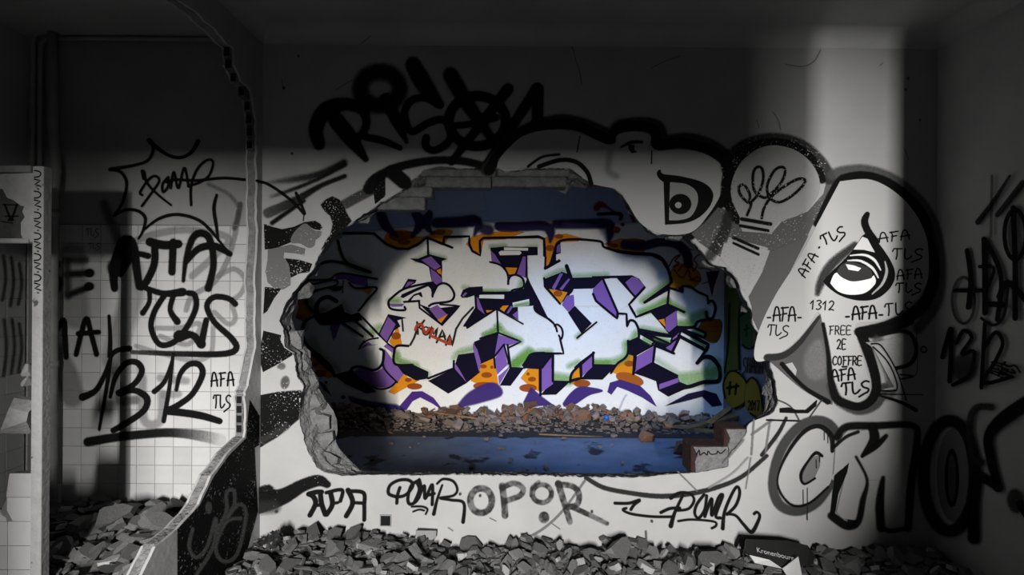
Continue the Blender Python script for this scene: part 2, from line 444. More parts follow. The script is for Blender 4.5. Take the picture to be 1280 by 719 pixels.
for i in range(NA):
    j = (i + 1) % NA
    for k in range(RR - 1): f.append((i * RR + k, j * RR + k, j * RR + k + 1, i * RR + k + 1))
tag(mesh('broken_masonry', v, f, 'masonry', wall_back), 'grey broken masonry core of the wall showing in the hole')

def rock_mesh(name, seed, sx, sy, sz, material, cuts=7, flat=False):
    """irregular convex lump from random cutting planes"""
    r = random.Random(seed); bm = bmesh.new(); bmesh.ops.create_cube(bm, size=1.0)
    for k in range(cuts):
        if flat:
            a = r.uniform(0, 2 * math.pi); n = Vector((math.cos(a), math.sin(a), r.uniform(-.25, .25))).normalized(); d = r.uniform(0.27, 0.46)
        else:
            n = Vector((r.gauss(0, 1), r.gauss(0, 1), r.gauss(0, 1))).normalized(); d = r.uniform(0.36, 0.56)
        res = bmesh.ops.bisect_plane(bm, geom=bm.verts[:] + bm.edges[:] + bm.faces[:], plane_co=n * d, plane_no=n, clear_outer=True)
        ed = [e for e in res['geom_cut'] if isinstance(e, bmesh.types.BMEdge)]
        if len(ed) > 2:
            try: bmesh.ops.contextual_create(bm, geom=ed)
            except Exception: pass
    bmesh.ops.scale(bm, vec=(sx, sy, sz), verts=bm.verts[:])
    bmesh.ops.recalc_face_normals(bm, faces=bm.faces[:])
    me = bpy.data.meshes.new(name); bm.to_mesh(me); bm.free(); me.materials.append(MATS[material]); return me
# single bricks and lumps that still stand in the rim
def put(name, me, p, rot=(0, 0, 0), sc=1.0, parent=None):
    o = link(name, me, parent, p); o.rotation_euler = rot
    o.scale = (sc, sc, sc) if isinstance(sc, (int, float)) else sc
    return o
rim_spots = [(366,425,24,24),(376,455,22,26),(386,478,26,20),(390,503,32,22),(396,528,36,24),(402,550,34,20),(408,572,38,18),(380,362,20,24),
             (392,338,16,16),(418,296,16,10),(450,274,26,12),(790,262,12,12),(842,296,20,9),(884,330,16,10),(915,352,12,16),(934,382,10,18),(950,424,12,16),(962,486,8,20),(425,585,30,12)]
for n, (px, py, sw, sh) in enumerate(rim_spots):
    p = onY(D + 0.12, px, py); k = (D + 0.12) / F
    me = rock_mesh('brick', 50 + n, sw * k * 0.95, 0.07, sh * k * 0.95, 'brick_grey', 8)
    put('brick', me, p, (rng.uniform(-.15, .15), rng.uniform(-.15, .15), rng.uniform(-.2, .2)), 1.0, wall_back)
def px_box(name, x0, y0, x1, y1, ya, yb, material, parent, bevel=0.006):
    a, b = onY(ya, x0, y1), onY(ya, x1, y0)
    return boxo(name, a.x, b.x, ya, yb, a.z, b.z, material, parent, bevel)
for (x0, y0, x1, y1, ya, yb) in [(532,221,614,234,2.836,2.95),(615,221,708,233,2.84,2.95),(520,212,620,220,2.822,2.94),(622,212,712,220,2.824,2.94),(471,246,531,262,2.85,2.955),(500,234,540,246,2.835,2.95)]:
    px_box('brick', x0, y0, x1, y1, ya, yb, 'brick_grey', wall_back)
for (x0, y0, x1, y1) in [(864, 558, 912, 594), (905, 536, 938, 578)]:
    b = px_box('brick', x0, y0, x1, y1, 2.832, 2.985, 'brick_red', wall_back)
    k = onY(2.822, x0 + 4, y1 - 1); pts = []
    for (x, y) in [(x0 + 3, y0 + 1), (x1 - 1, y0 + 1), (x1, y1), (x0 + 6, y1), (x0 + 5, (y0 * .45 + y1 * .55)), (x0 + 8, (y0 * .7 + y1 * .3))]:
        pts.append(onY(2.822, x, y))
    m_ = prism('mortar', pts, (0, 0.011, 0), 'brick_grey', b)
sc_ = Mark('marker_scribble', 'tiny black scribble on the grey mortar', wall_back, lambda x, y, o=0: onY(2.822, x, y, o))
sc_.stroke([(871,568),(874,563),(875,569),(880,566),(884,569),(885,564),(889,568),(896,567),(897,564),(901,567),(907,562)], 1.3, soft=.4).done()
# wall boxes low on the wall; a flat dark plate stands for the shade inside
for (px, py, h) in [(482, 651, 6), (1065, 653, 6)]:
    p0, p1 = onY(D - 0.004, px - h, py + h), onY(D - 0.004, px + h, py - h)
    bm = bmesh.new()
    e = 0.006
    o = boxo('socket_box', p0.x - e, p1.x + e, D - 0.005, D - 0.0005, p0.z - e, p1.z + e, 'jamb_side', wall_back)
    bm.free()
    boxo('recess_shade', p0.x, p1.x, D - 0.0065, D - 0.0052, p0.z, p1.z, 'hole_shade', o)
    tag(o, 'small empty black wall box')

# cove mouldings
def cove(name, a, b, inward, h=0.085):
    a, b, n = Vector(a), Vector(b), Vector(inward); v, f = [], []; K = 6
    for k in range(K + 1):
        t = math.pi / 2 * k / K; q = n * (h * (1 - math.cos(t))) + Vector((0, 0, h * math.sin(t)))
        v += [a + q + n * 0.002, b + q + n * 0.002]
    for k in range(K): f.append((2 * k, 2 * k + 1, 2 * k + 3, 2 * k + 2))
    return struct(mesh(name, v, f, 'ceiling', None, True))
cove('trim_1', (XP, D, ZT), (XR, D, ZT), (0, -1, 0))
cove('trim_2', (XR, D, ZT), (XR, -1, ZT), (-1, 0, 0))
cove('trim_3', (XP, 1.98, ZT), (XP, D, ZT), (1, 0, 0))
struct(boxo('ceiling', -2.95, XR + 0.1, -1.1, D + 0.3, ZC + 0.001, ZC + 0.1, 'ceiling'))
struct(boxo('floor', -2.95, XR + 0.1, -1.1, D + 0.0, -0.1, 0, 'floor_concrete'))
wall_right = struct(boxo('wall_right', XR, XR + 0.1, -1.1, D - 0.001, 0, ZC, 'side_plaster'))
# unseen wall behind the camera; doorway outline cut to shape the daylight patches
tD = 3.5 / 7.3
xr = SX + tD * (onY(D, 1118, 300).x - SX); xl = SX + 3.5 / 7.41 * (onY(DT, -60, 400).x - SX)
pts = [(-2.95, 0), (xl, 0), (xl, 1.885), (0.60, 1.885), (0.60, 2.28), (xr, 2.28), (xr, 1.56), (0.62, 1.15), (0.50, 0.95), (0.47, 0), (XR + 0.1, 0), (XR + 0.1, ZC), (-2.95, ZC)]
struct(prism('wall_front', [Vector((x, -1.0, z)) for x, z in pts], (0, -0.1, 0), 'side_plaster'))

xo = SX + 1.5 / 7.41 * (onY(DT, 165, 400).x - SX)
struct(boxo('wall_light_blocker', -3.2, xo, -3.1, -3.0, 0, 3.0, 'side_plaster'))  # unseen blocker, added to soften the daylight's left edge on the tiles

# broken partition on the left
PE = [(204,-75),(212,-30),(224,1),(238,9),(252,22),(269,36),(283,52),(293,62),(294,81),(302,102),(314,114),(317,124),(320,150),(321,180),(321,205),(322,235),(321,262),(322,300),(320,340),(319,380),(320,410),(319,435),(313,470),
      (308,488),(306,496),(308,522),(306,546),(284,568),(264,595),(248,630),(222,661),(194,684),(177,719),(150,760)]
pp = []
pr = random.Random(5)
for i in range(len(PE) - 1):
    for k in range(3):
        t = k / 3; x = PE[i][0] + (PE[i + 1][0] - PE[i][0]) * t; y = PE[i][1] + (PE[i + 1][1] - PE[i][1]) * t
        pp.append((min(x + pr.uniform(-1, 1), 327.0), y + pr.uniform(-1, 1)))
edge = [onX(XP, x, y) for x, y in pp]
for e in edge: e.z = max(0.001, min(ZC - 0.001, e.z)); e.y = min(e.y, D - 0.012)
poly = edge + [Vector((XP, edge[-1].y - 0.15, 0.0)), Vector((XP, D - 0.001, 0)), Vector((XP, D - 0.001, ZC)), Vector((XP, edge[0].y - 0.02, ZC))]
wall_left = struct(prism('wall_left', poly, (-0.012, 0, 0), 'partition_plaster'))
wall_left['label'] = 'broken partition wall with a ragged edge beside the pierced wall'
def ragged(seed, amp):
    r = random.Random(seed); out = []
    for e in edge: out.append(Vector((e.x, e.y + r.uniform(0.0, amp), e.z + r.uniform(-amp, amp) * 0.4)))
    return out + [Vector(q) for q in poly[len(edge):]]
def shift(ps, x):
    out = []
    for q in ps: out.append(Vector((q.x + x, min(q.y, D - 0.002), max(0, min(ZC, q.z)))))
    return out
tag(prism('masonry_core', shift(ragged(2, 0.012), -0.012), (-0.04, 0, 0), 'partition_core', wall_left), 'grey broken core of the partition')
prism('rear_plaster', shift(ragged(4, 0.006), -0.052), (-0.010, 0, 0), 'partition_plaster', wall_left)
# hollow bricks in the broken edge; dark plates stand for shade in their cells
def shaded_cell(px, py, h):
    p = onX(XP - 0.031, px, py)
    b = boxo('hollow_brick', p.x - 0.019, p.x + 0.019, p.y - 0.016, p.y + 0.03, p.z - h, p.z + h, 'brick_grey', wall_left, 0.003)
    boxo('shaded_cell', p.x - 0.013, p.x + 0.013, p.y - 0.0175, p.y - 0.0155, p.z - h * 0.72, p.z + h * 0.72, 'hole_shade', b)
for (px, py) in [(301, 499), (301, 511), (301, 523), (301, 535), (286, 66), (288, 82), (294, 98), (304, 116), (311, 134), (313, 150), (314, 166), (314, 182)]:
    shaded_cell(px, py, 0.026)

# left room
XS = ray(34, 45)[0] * DT
wall_tile = struct(boxo('wall_back_left', XS - 0.1, XL + 0.02, DT + 0.006, DT + 0.11, 0, ZC, 'grout'))
wall_tile['label'] = 'wall of the left room, plastered above and tiled below'
ztile = onY(DT, 190, 281.6).z
pitch = 0.1077
mesh_plaster = boxo('plaster_band', XS, XL, DT + 0.0005, DT + 0.006, ztile + 0.004, ZC, 'left_plaster', wall_tile)
xj = onY(DT, 310, 400).x
def tile_mesh(name, w_, h_, t_):
    bm = bmesh.new(); v, f = box_geo(-w_ / 2, w_ / 2, 0, t_, -h_ / 2, h_ / 2)
    vs = [bm.verts.new(p) for p in v]
    for q in f: bm.faces.new([vs[i] for i in q])
    fe = [e for e in bm.edges if all(abs(x.co.y) < 1e-6 for x in e.verts)]
    bmesh.ops.bevel(bm, geom=fe, offset=0.0015, segments=1, affect='EDGES')
    me = bpy.data.meshes.new(name); bm.to_mesh(me); bm.free(); me.materials.append(MATS['tile_white']); return me
tm = tile_mesh('tile', pitch - 0.0022, pitch - 0.0022, 0.0058)
for r in range(17):
    for c in range(-1, 14):
        x = xj - (c + 0.5) * pitch; z = ztile - (r + 0.5) * pitch
        if z < 0.05 or x < XS + 0.04 or x > XL - 0.04: continue
        link('tile', tm, wall_tile, (x, DT + rng.uniform(0, 0.0006), z))
boxo('tile_edge_trim', XS, XL, DT - 0.003, DT + 0.006, ztile, ztile + 0.004, 'grout', wall_tile)
wall_ls = struct(boxo('wall_left_room', XS - 0.1, XS, -1.1, DT + 0.005, 0, ZC, 'side_plaster'))
tm2 = tile_mesh('tile', pitch - 0.0022, pitch - 0.0022, 0.0058)
for r in range(16):
    for c in range(4):
        o = link('tile', tm2, wall_ls, (XS + 0.006, DT - (c + 0.55) * pitch, ztile - (r + 0.5) * pitch)); o.rotation_euler = (0, 0, math.pi / 2)

# far room
wall_far = struct(boxo('wall_far', -3.2, XRR + 0.1, DR, DR + 0.1, 0, 3.0, 'far_plaster'))
wall_far['label'] = 'white far wall covered by a colourful graffiti piece'
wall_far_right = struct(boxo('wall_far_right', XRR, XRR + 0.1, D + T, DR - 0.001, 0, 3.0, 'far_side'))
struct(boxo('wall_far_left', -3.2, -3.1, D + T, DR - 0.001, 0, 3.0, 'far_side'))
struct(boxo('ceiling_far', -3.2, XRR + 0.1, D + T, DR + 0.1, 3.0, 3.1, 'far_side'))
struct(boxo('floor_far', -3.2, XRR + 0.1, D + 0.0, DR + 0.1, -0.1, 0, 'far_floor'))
boxo('sill_filler', XL, XR, D + 0.001, D + T, -0.02, 0.05, 'masonry', wall_back)

# stall frame at the far left
wall_stall = struct(boxo('wall_stall', onY(DJ, 40, 400).x, onY(DJ, 53, 400).x, DJ, DJ + 0.036, 0, onY(DJ, 50, 208).z, 'jamb_face'))
wall_stall['label'] = 'thin upright of a white stall frame with black scrawl down its face'
xa, xb = onY(DJ, -140, 300).x, onY(DJ, 40, 300).x
boxo('frame_side_shade', onY(DJ, 53, 400).x, onY(DJ, 53, 400).x + 0.003, DJ + 0.0005, DJ + 0.036, 0, onY(DJ, 50, 208).z, 'jamb_side', wall_stall)  # thin sheet on the upright's side, its shade painted in a darker tone
boxo('header_beam', xa, xb, DJ - 0.012, DJ + 0.04, onY(DJ, 20, 216).z, onY(DJ, 20, 207).z, 'jamb_side', wall_stall, 0.004)
boxo('header_panel', xa, xb, DJ + 0.012, DJ + 0.03, onY(DJ, 20, 298).z, onY(DJ, 20, 216).z, 'jamb_concrete', wall_stall)
boxo('lower_rail', xa, onY(DJ, 36, 300).x, DJ - 0.004, DJ + 0.03, onY(DJ, 20, 304).z, onY(DJ, 20, 298).z, 'jamb_face', wall_stall, 0.003)
VJ = (0, 195, 5.75)
pl = [(-200,130),(60,128),(240,122),(240,620),(170,610),(150,560),(150,480),(178,440),(160,400),(175,360),(150,358),(100,320),(50,300),(20,240),(-10,230),(-200,300)]
prism('plaster_panel', [onY(DJ + 0.004, VJ[0] + x / VJ[2], VJ[1] + y / VJ[2]) for x, y in pl], (0, 0.008, 0), 'jamb_face', wall_stall)
lt = Mark('lantern_drawing', 'small black lantern sketch', wall_stall, lambda x, y, o=0: onY(DJ + 0.012, x, y, o))
LAYER['<lambda>'] = 0
lt.stroke([(35,350),(75,455)], 14, view=VJ, smooth=False).stroke([(122,350),(85,455)], 14, view=VJ, smooth=False).stroke([(40,434),(130,432)], 8, view=VJ)
lt.stroke([(20,350),(130,352)], 6, view=VJ).stroke([(60,460),(95,460)], 12, view=VJ).stroke([(0,470),(90,482)], 6, view=VJ).done()
# low tiled remnant under the opening
back = [(-60,640),(0,640),(8,625),(10,600),(12,593),(39,592),(39,790),(-60,790)]
rem = prism('tiled_remnant', [onY(DJ + 0.012, x, y) for x, y in back], (0, 0.04, 0), 'grout', wall_stall)
tp = 30.2
for r in range(7):
    for c in range(3):
        x1 = 39.2 - c * 30.2; x0 = x1 - 29.5; y0 = 592 + r * tp; y1 = y0 + tp - 0.7
        if c >= 1 and r < 1: continue
        pts = [(x0, y0), (x1, y0), (x1, y1), (x0, y1)]
        if c == 1 and r == 1: pts = [(-20, y0 + 18), (-2, y0 + 14), (2, y0 + 22), (8, y1 - 4), (8, y1), (-20, y1)]
        if c == 0 and r == 0: pts = [(12, y0), (39, y0), (39, y1), (8, y1), (10, y0 + 12)]
        if c == 0 and r == 1: pts = [(9, y0), (39, y0), (39, y1), (16, y1), (8.5, y0 + 16)]
        prism('tile', [onY(DJ + 0.006, x, y) for x, y in pts], (0, 0.006, 0), 'tile_white', rem)
put('masonry_chunk', rock_mesh('masonry_chunk', 91, 30 * DJ / F, 0.09, 44 * DJ / F, 'shard_pale', 8), onY(DJ + 0.03, 26, 520), (0.1, 0.25, 0.2), 1.0, wall_stall)
put('masonry_chunk', rock_mesh('masonry_chunk', 92, 10 * DJ / F, 0.04, 16 * DJ / F, 'shard_pale', 8), onY(DJ + 0.02, 36, 462), (0, 0, 0), 1.0, wall_stall)
put('masonry_chunk', rock_mesh('masonry_chunk', 93, 9 * DJ / F, 0.04, 14 * DJ / F, 'shard_pale', 8), onY(DJ + 0.02, 36, 475), (0, 0, 0), 1.0, wall_stall)

# pipes of the left room
def pipe(px, r, ybend, yd, label, xend=300):
    k = DT - yd; root = bpy.data.objects.new('wall_pipe', None); COL.objects.link(root)
    base = onY(k, px, 600); root.location = (base.x, k, 0)
    tag(root, label, 'pipe', 'pipes on the left room wall')
    if ybend is None:
        path = [(0, 0, 0), (0, 0, 1.2), (0, 0, 1.95), (0.012, 0, 2.1), (-0.008, 0, 2.35), (-0.012, 0, ZC - 0.002)]
        tube('pipe_run', path, r, 'pipe', root)
        for z in (1.86, 2.06, 1.0): tube('collar', [(0, 0, z - 0.02), (0, 0, z + 0.02)], r * 1.18, 'pipe', root)
    else:
        zt = onY(k, px + 30, ybend).z; xe = onY(k, xend, ybend).x - base.x; R = 0.06
        path = [(0, 0, 0), (0, 0, zt - R)] + [(R * (1 - math.cos(a)), 0, zt - R + R * math.sin(a)) for a in (0.4, 0.8, 1.2)] + [(R, 0, zt), (xe, 0, zt)]
        tube('pipe_run', path, r, 'pipe', root)
        for z in (2.06, 1.0): tube('collar', [(0, 0, z - 0.015), (0, 0, z + 0.015)], r * 1.2, 'pipe', root)
        tube('collar', [(0.5, 0, zt), (0.53, 0, zt)], r * 1.2, 'pipe', root)
pipe(38, 0.013, 38, 0.03, 'outer thin wall pipe bending along the ceiling of the left room')
pipe(47, 0.013, 48, 0.03, 'inner thin wall pipe bending just below the first one')
pipe(65, 0.024, None, 0.06, 'thick straight upright pipe right of the two thin bent pipes')

# ------------------------------------------------------------------ graffiti on the pierced wall
K0 = (0.0035,) * 3
def G(v): return rgb(v)
V1 = (360, 60, 3.994); V2 = (320, 180, 7.99); V3 = (320, 250, 7.99); V4 = (320, 330, 7.99); V5 = (320, 410, 7.99); V6 = (320, 490, 7.99)
V7 = (320, 570, 4); V8 = (640, 570, 4); V9 = (600, 130, 3.994); V10 = (860, 160, 3.994); V11 = (900, 300, 3.994); V12 = (900, 390, 3.994); V13 = (960, 500, 3.994)
V14 = (1140, 180, 2.25); V15 = (60, 160, 3.994); V16 = (60, 270, 3.994); V17 = (60, 410, 3.994)
def mk(name, label, parent=None, mp=m_main, mode='plain'): return Mark(name, label, parent or wall_back, mp, mode)

# black and white pattern left of the hole
m = mk('painted_pattern', 'black and grey painted shapes left of the hole', mode='flaked')
m.stroke([(860,620),(1000,540),(1175,450)], 95, G(60), .8, 2.0, view=V2)
m.fill([(1110,420),(1150,340),(1290,255),(1290,520),(1190,600),(1175,470)], K0, view=V2)
m.fill([(650,50),(700,0),(760,-30),(830,0),(900,130),(950,210),(900,262),(780,370),(650,490),(690,430),(750,340),(772,240),(745,155),(690,110)], K0, view=V3, soft=1.5)
m.fill([(80,235),(160,270),(260,295),(380,270),(480,225),(590,210),(640,240),(662,275),(640,300),(580,290),(520,250),(450,270),(380,340),(350,420),(200,480),(90,495)], K0, view=V3)
m.fill([(350,420),(380,330),(480,240),(540,270),(580,310),(650,320),(640,360),(590,400),(580,450),(530,475),(440,430)], G(95), view=V3, smooth=True, soft=1)
m.fill([(120,500),(350,450),(490,490),(480,550),(400,530),(280,520),(270,580),(340,640),(340,850),(270,890),(190,880),(120,820),(100,719),(120,600)], G(92), view=V3, soft=1)
m.fill([(290,585),(430,600),(560,640),(530,720),(440,730),(350,775),(330,640)], K0, view=V3)
m.fill([(90,230),(250,250),(180,340),(110,470),(75,500)], K0, view=V4)
m.fill([(75,30),(250,75),(240,120),(280,200),(380,260),(200,370),(70,440),(35,300),(50,170)], K0, view=V5)
m.ell(290, 545, 30, 52, 10, view=V5, col=G(70), a=.85, soft=3)
m.ell(252, 382, 28, 20, 0, view=V5, col=G(80), a=.8, soft=3)
m.fill([(30,40),(240,5),(450,-8),(448,20),(440,140),(420,270),(300,370),(200,450),(80,520),(35,560)], K0, view=V6, soft=2)
m.stroke([(30,500),(180,420),(300,340)], 60, G(50), .6, 4, view=V6)
m.done()

m = mk('graffiti_lettering', 'wide blurred black spray lettering RISON high on the wall', mode='spray')
m.stroke([(155,480),(140,400),(190,310),(290,280),(370,310),(392,370),(370,430),(320,460)], [60,72,80,62,50,40,40,40], view=V1, soft=2.5)
m.stroke([(240,360),(310,450),(388,555)], [80,75,30], view=V1, soft=2)
m.stroke([(390,445),(480,465),(560,500)], [36,36,26], view=V1, soft=1.5)
m.ring(460, 203, 98, 84, 78, view=V1, a=.88, soft=5)
m.stroke([(490,255),(540,360),(592,470)], [62,58,18], view=V1, soft=2)
m.stroke([(760,285),(690,250),(620,260),(582,320),(600,400),(630,415),(700,375),(770,358),(815,400),(800,470),(730,512),(688,490),(690,448)], 38, view=V1, soft=1.5)
m.stroke([(625,85),(675,175),(750,275)], [78,84,50], view=V1, soft=3)
m.ring(945, 365, 142, 125, 50, view=V1, soft=1.8)
m.stroke([(812,135),(900,285),(1045,490)], [74,70,34], view=V1, soft=3)
m.stroke([(1098,205),(960,385),(815,570)], [58,48,34], view=V1, soft=1.8)
m.stroke([(840,388),(940,376),(1040,348)], 34, view=V1, soft=1.5)
m.stroke([(1000,585),(1120,390),(1242,205)], [60,50,60], view=V1, soft=2)
m.stroke([(1248,205),(1245,400)], 58, view=V1, soft=2)
m.stroke([(405,700),(440,650),(560,592),(720,562),(870,565),(985,590)], [60,50,42,38,38,36], view=V1, soft=1.8, a=.92)
m.stroke([(520,620),(580,670)], 70, view=V1, soft=2)
m.done()
m = mk('spray_strokes', 'two pairs of faded spray strokes beside the broken partition', mode='spray')
m.stroke([(130,385),(400,350),(640,300),(880,185)], [30,60,60,60], G(30), [.3,.65,.85,.95], 3, view=V2)
m.stroke([(150,525),(350,460),(620,350),(890,210)], 34, G(25), [.3,.8,.9,.9], 2, view=V2)
m.stroke([(120,690),(380,572),(640,420),(885,322)], [100,80,45,40], G(22), [.6,.8,1,1], 2, view=V2)
m.stroke([(160,790),(300,690),(480,570)], [40,40,30], K0, .95, 2, view=V2)
m.done()
m = mk('marker_line', 'thin black marker curve ending in a cross'); m.stroke([(60,380),(110,398),(230,470),(380,590),(480,700)], 28, view=V2, soft=.7).stroke([(400,490),(440,580),(490,695)], [30,32,22], view=V2, soft=.7)
m.stroke([(480,700),(472,765)], 10, view=V2).done()

# grey-bodied painted creatures right of the lettering
SH = G(46)
m = mk('painted_creatures', 'bulging grey cartoon shapes with heavy black outlines above the hole', mode='spray')
m.stroke([(30,330),(90,245),(200,140),(370,80),(500,92),(650,148),(690,108),(800,92),(890,110),(925,175),(1040,172),(1150,200),(1240,262)], 52, SH, .85, 2.5, view=V9)
m.stroke([(45,330),(110,240),(230,132),(380,102),(500,115),(645,178),(690,125),(790,112),(868,135),(885,205),(1000,197),(1130,225),(1222,285),(1245,360),(1228,430),(1165,540),(1050,655)], 50, K0, 1, 1.6, view=V9)
m.fill([(85,318),(110,260),(220,160),(370,130),(500,150),(660,210),(690,155),(780,138),(850,160),(855,232),(1000,228),(1120,250),(1200,305),(1220,360),(1205,440),(1140,550),(1050,640),(900,645),(800,590),(730,480),(680,425),(560,395),(450,318),(450,318),(85,318)], G(150), 1, 1.0, view=V9, smooth=True)
m.stroke([(240,312),(310,265),(395,252)], 13, view=V9).stroke([(295,312),(400,280),(480,290),(535,340),(555,400)], 22, view=V9)
m.stroke([(705,215),(755,192),(808,190)], [10,16,14], view=V9).fill([(742,205),(770,205),(768,228),(785,240),(760,245),(745,230)], view=V9)
m.stroke([(858,235),(856,298)], 6, view=V9).stroke([(498,160),(485,240)], 5, view=V9)
m.stroke([(650,240),(640,330),(680,360)], 30, G(110), .4, 4, view=V9)
m.fill([(883,345),(900,328),(912,350),(1000,362),(1110,392),(1160,440),(1152,500),(1100,560),(1030,592),(925,602),(925,602),(918,390),(918,390),(895,372)], view=V9, smooth=True)
m.fill([(950,392),(950,392),(1030,402),(1080,440),(1084,500),(1052,560),(1000,578),(945,580),(945,580)], G(128), view=V9, smooth=True)
m.ell(1000, 500, 54, 50, view=V9).ell(990, 505, 15, 14, view=V9, col=G(140))
m.done()

m = mk('painted_light_bulb', 'painted grey light bulb with a curly filament and black outline', mode='flaked')
m.fill([(90,470),(150,400),(220,420),(270,520),(420,530),(470,470),(600,420),(680,330),(700,240),(765,260),(640,440),(500,730),(360,735),(405,612),(225,545),(160,640),(60,570),(20,530)], G(78), 1, 1.5, view=V10)
m.stroke([(195,200),(205,150),(300,80),(430,55),(560,85),(660,170),(705,250)], 60, SH, .85, 2.5, view=V10)
m.stroke([(250,450),(205,370),(195,280),(230,180),(310,105),(430,75),(540,100),(630,175),(670,260)], [60,60,60,56,52,44,44,40,34], K0, 1, 1.8, view=V10)
m.stroke([(190,150),(200,260),(180,370)], 50, K0, .9, 2, view=V10)
m.stroke([(200,440),(180,520),(110,640)], 50, G(40), .7, 3, view=V10)
m.fill([(260,445),(222,360),(218,280),(260,180),(340,110),(430,88),(530,110),(610,170),(655,260),(640,350),(560,430),(470,460),(430,490),(418,530),(418,530),(258,492),(258,492),(260,445)], G(140), view=V10, smooth=True)
m.fill([(205,545),(400,600),(350,730),(170,690),(150,680)], G(148), view=V10)
m.fill([(250,60+620),(360,60+640),(250,900),(170,1010),(120,830)], G(148), a=0, view=V10)
m.fill([(1,90),(20,20),(70,0),(250,55),(215,160),(145,285),(110,240),(95,200),(40,130)], G(150), view=V11)
m.stroke([(295,435),(315,380),(295,370),(260,330),(255,295),(280,285),(308,330),(310,370),(350,330),(375,260),(370,205),(345,195),(325,230),(330,310),(370,345),(400,340),(460,280),(485,220),(470,195),(430,215),(395,290),(410,350),(460,370),(530,330),(585,270),(560,253),(500,280),(420,340),(380,400),(368,450)], 14, view=V10)
m.stroke([(268,455),(412,480)], 18, view=V10).stroke([(262,488),(400,513)], 15, view=V10)
m.stroke([(225,548),(350,602)], 15, view=V10).stroke([(228,575),(352,632)], 13, view=V10)
m.done()

m = mk('painted_letter', 'big pale painted letter P with a grey and black outline', mode='spray')
m.fill([(250,60),(440,-20),(330,190),(190,450),(168,400),(160,330),(145,285),(215,160)], G(80), 1, 1.2, view=V11)
m.stroke([(720,235),(800,215),(900,215),(1030,262),(1150,360),(1220,470),(1255,620),(1255,800),(1225,900),(1150,1000)], 55, G(70), .75, 3, view=V10)
m.stroke([(640,480),(740,285),(800,245),(900,240),(1010,282),(1120,372),(1190,480),(1222,600),(1225,740),(1195,850),(1120,930),(1000,990),(860,1020)], [26,34,38,40,46,50,50,54,58,60,64,58,50], K0, 1, 1.6, view=V10)
m.fill([(760,268),(900,258),(1010,305),(1110,395),(1170,495),(1200,600),(1200,730),(1165,820),(1060,920),(950,965),(835,990),(880,1180),(905,1280),(880,1350),(800,1385),(740,1350),(705,1270),(690,1100),(660,935),(640,920),(640,920),(570,1030),(450,1130),(340,1160),(350,1030),(430,850),(560,640),(760,268)], G(160), 1, .8, view=V10, smooth=True)
m.done()
m = mk('painted_letter_leg', 'shaded grey triangle and black outline at the foot of the painted letter', mode='spray')
m.fill([(500,12),(500,12),(395,160),(300,218),(235,232),(235,232),(270,262),(420,390),(560,462),(560,462),(550,300),(520,130)], G(72), 1, 1.2, view=V12, smooth=True)
m.fill([(440,200),(500,150),(520,300),(470,330),(430,290)], G(112), .6, 6, view=V12, smooth=True)
m.fill([(300,270),(360,253),(382,290),(374,335)], G(150), view=V12)
m.stroke([(235,228),(320,215),(400,150),(492,28)], [34,30,24,14], G(38), 1, 1.2, view=V12)
m.stroke([(310,262),(420,375),(540,450)], [24,18,26], K0, 1, 1, view=V12)
m.stroke([(555,370),(590,440),(690,490),(780,460),(820,380)], 46, G(62), .85, 2.5, view=V12)
m.stroke([(515,60),(540,200),(552,330),(580,430),(640,462),(700,472),(755,440),(782,370),(760,260),(705,105)], [16,20,30,40,40,40,42,46,48,52], K0, .97, 1.4, view=V12)
m.stroke([(690,100),(770,105),(860,80),(950,45)], [40,52,48,40], K0, .95, 2, view=V12)
m.ell(757, 80, 12, 12, view=V12)
m.stroke([(790,150),(830,250),(860,340),(840,410)], 60, G(72), .6, 4, view=V12)
m.done()
m = mk('painted_eye', 'painted weeping eye with heavy black lids inside the big letter', mode='spray')
m.stroke([(675,25),(560,120),(505,210),(487,268)], [30,45,40,22], G(38), .85, 3, view=V11)
m.stroke([(735,-128),(722,-95),(735,-50),(775,10)], [26,36,36,40], K0, 1, .9, view=V11)
m.fill([(690,15),(712,-20),(750,-25),(830,70),(872,160),(855,230),(790,288),(700,302),(600,276),(528,222),(530,190),(640,80)], K0, view=V11, smooth=True)
m.fill([(552,215),(582,165),(650,205),(740,195),(768,178),(768,178),(775,215),(725,262),(650,272),(590,255),(552,215)], G(215), view=V11, smooth=True)
m.fill([(628,125),(665,130),(702,142),(690,155),(640,146)], G(215), view=V11)
m.fill([(586,160),(640,110),(740,140),(760,180),(735,195),(650,204)], G(48), view=V11, smooth=True)
m.fill([(628,122),(665,128),(704,142),(690,155),(642,147)], G(215), view=V11)
m.stroke([(638,103),(700,105),(760,140),(790,188)], [4,10,12,5], G(205), view=V11).stroke([(650,78),(720,75),(770,100),(802,150)], [4,10,12,5], G(205), view=V11)
m.fill([(668,48),(712,-15),(735,-5),(772,62),(720,48)], G(185), view=V11)
m.stroke([(824,108),(832,160),(810,220),(760,270)], [5,13,12,5], G(150), view=V11)
m.done()

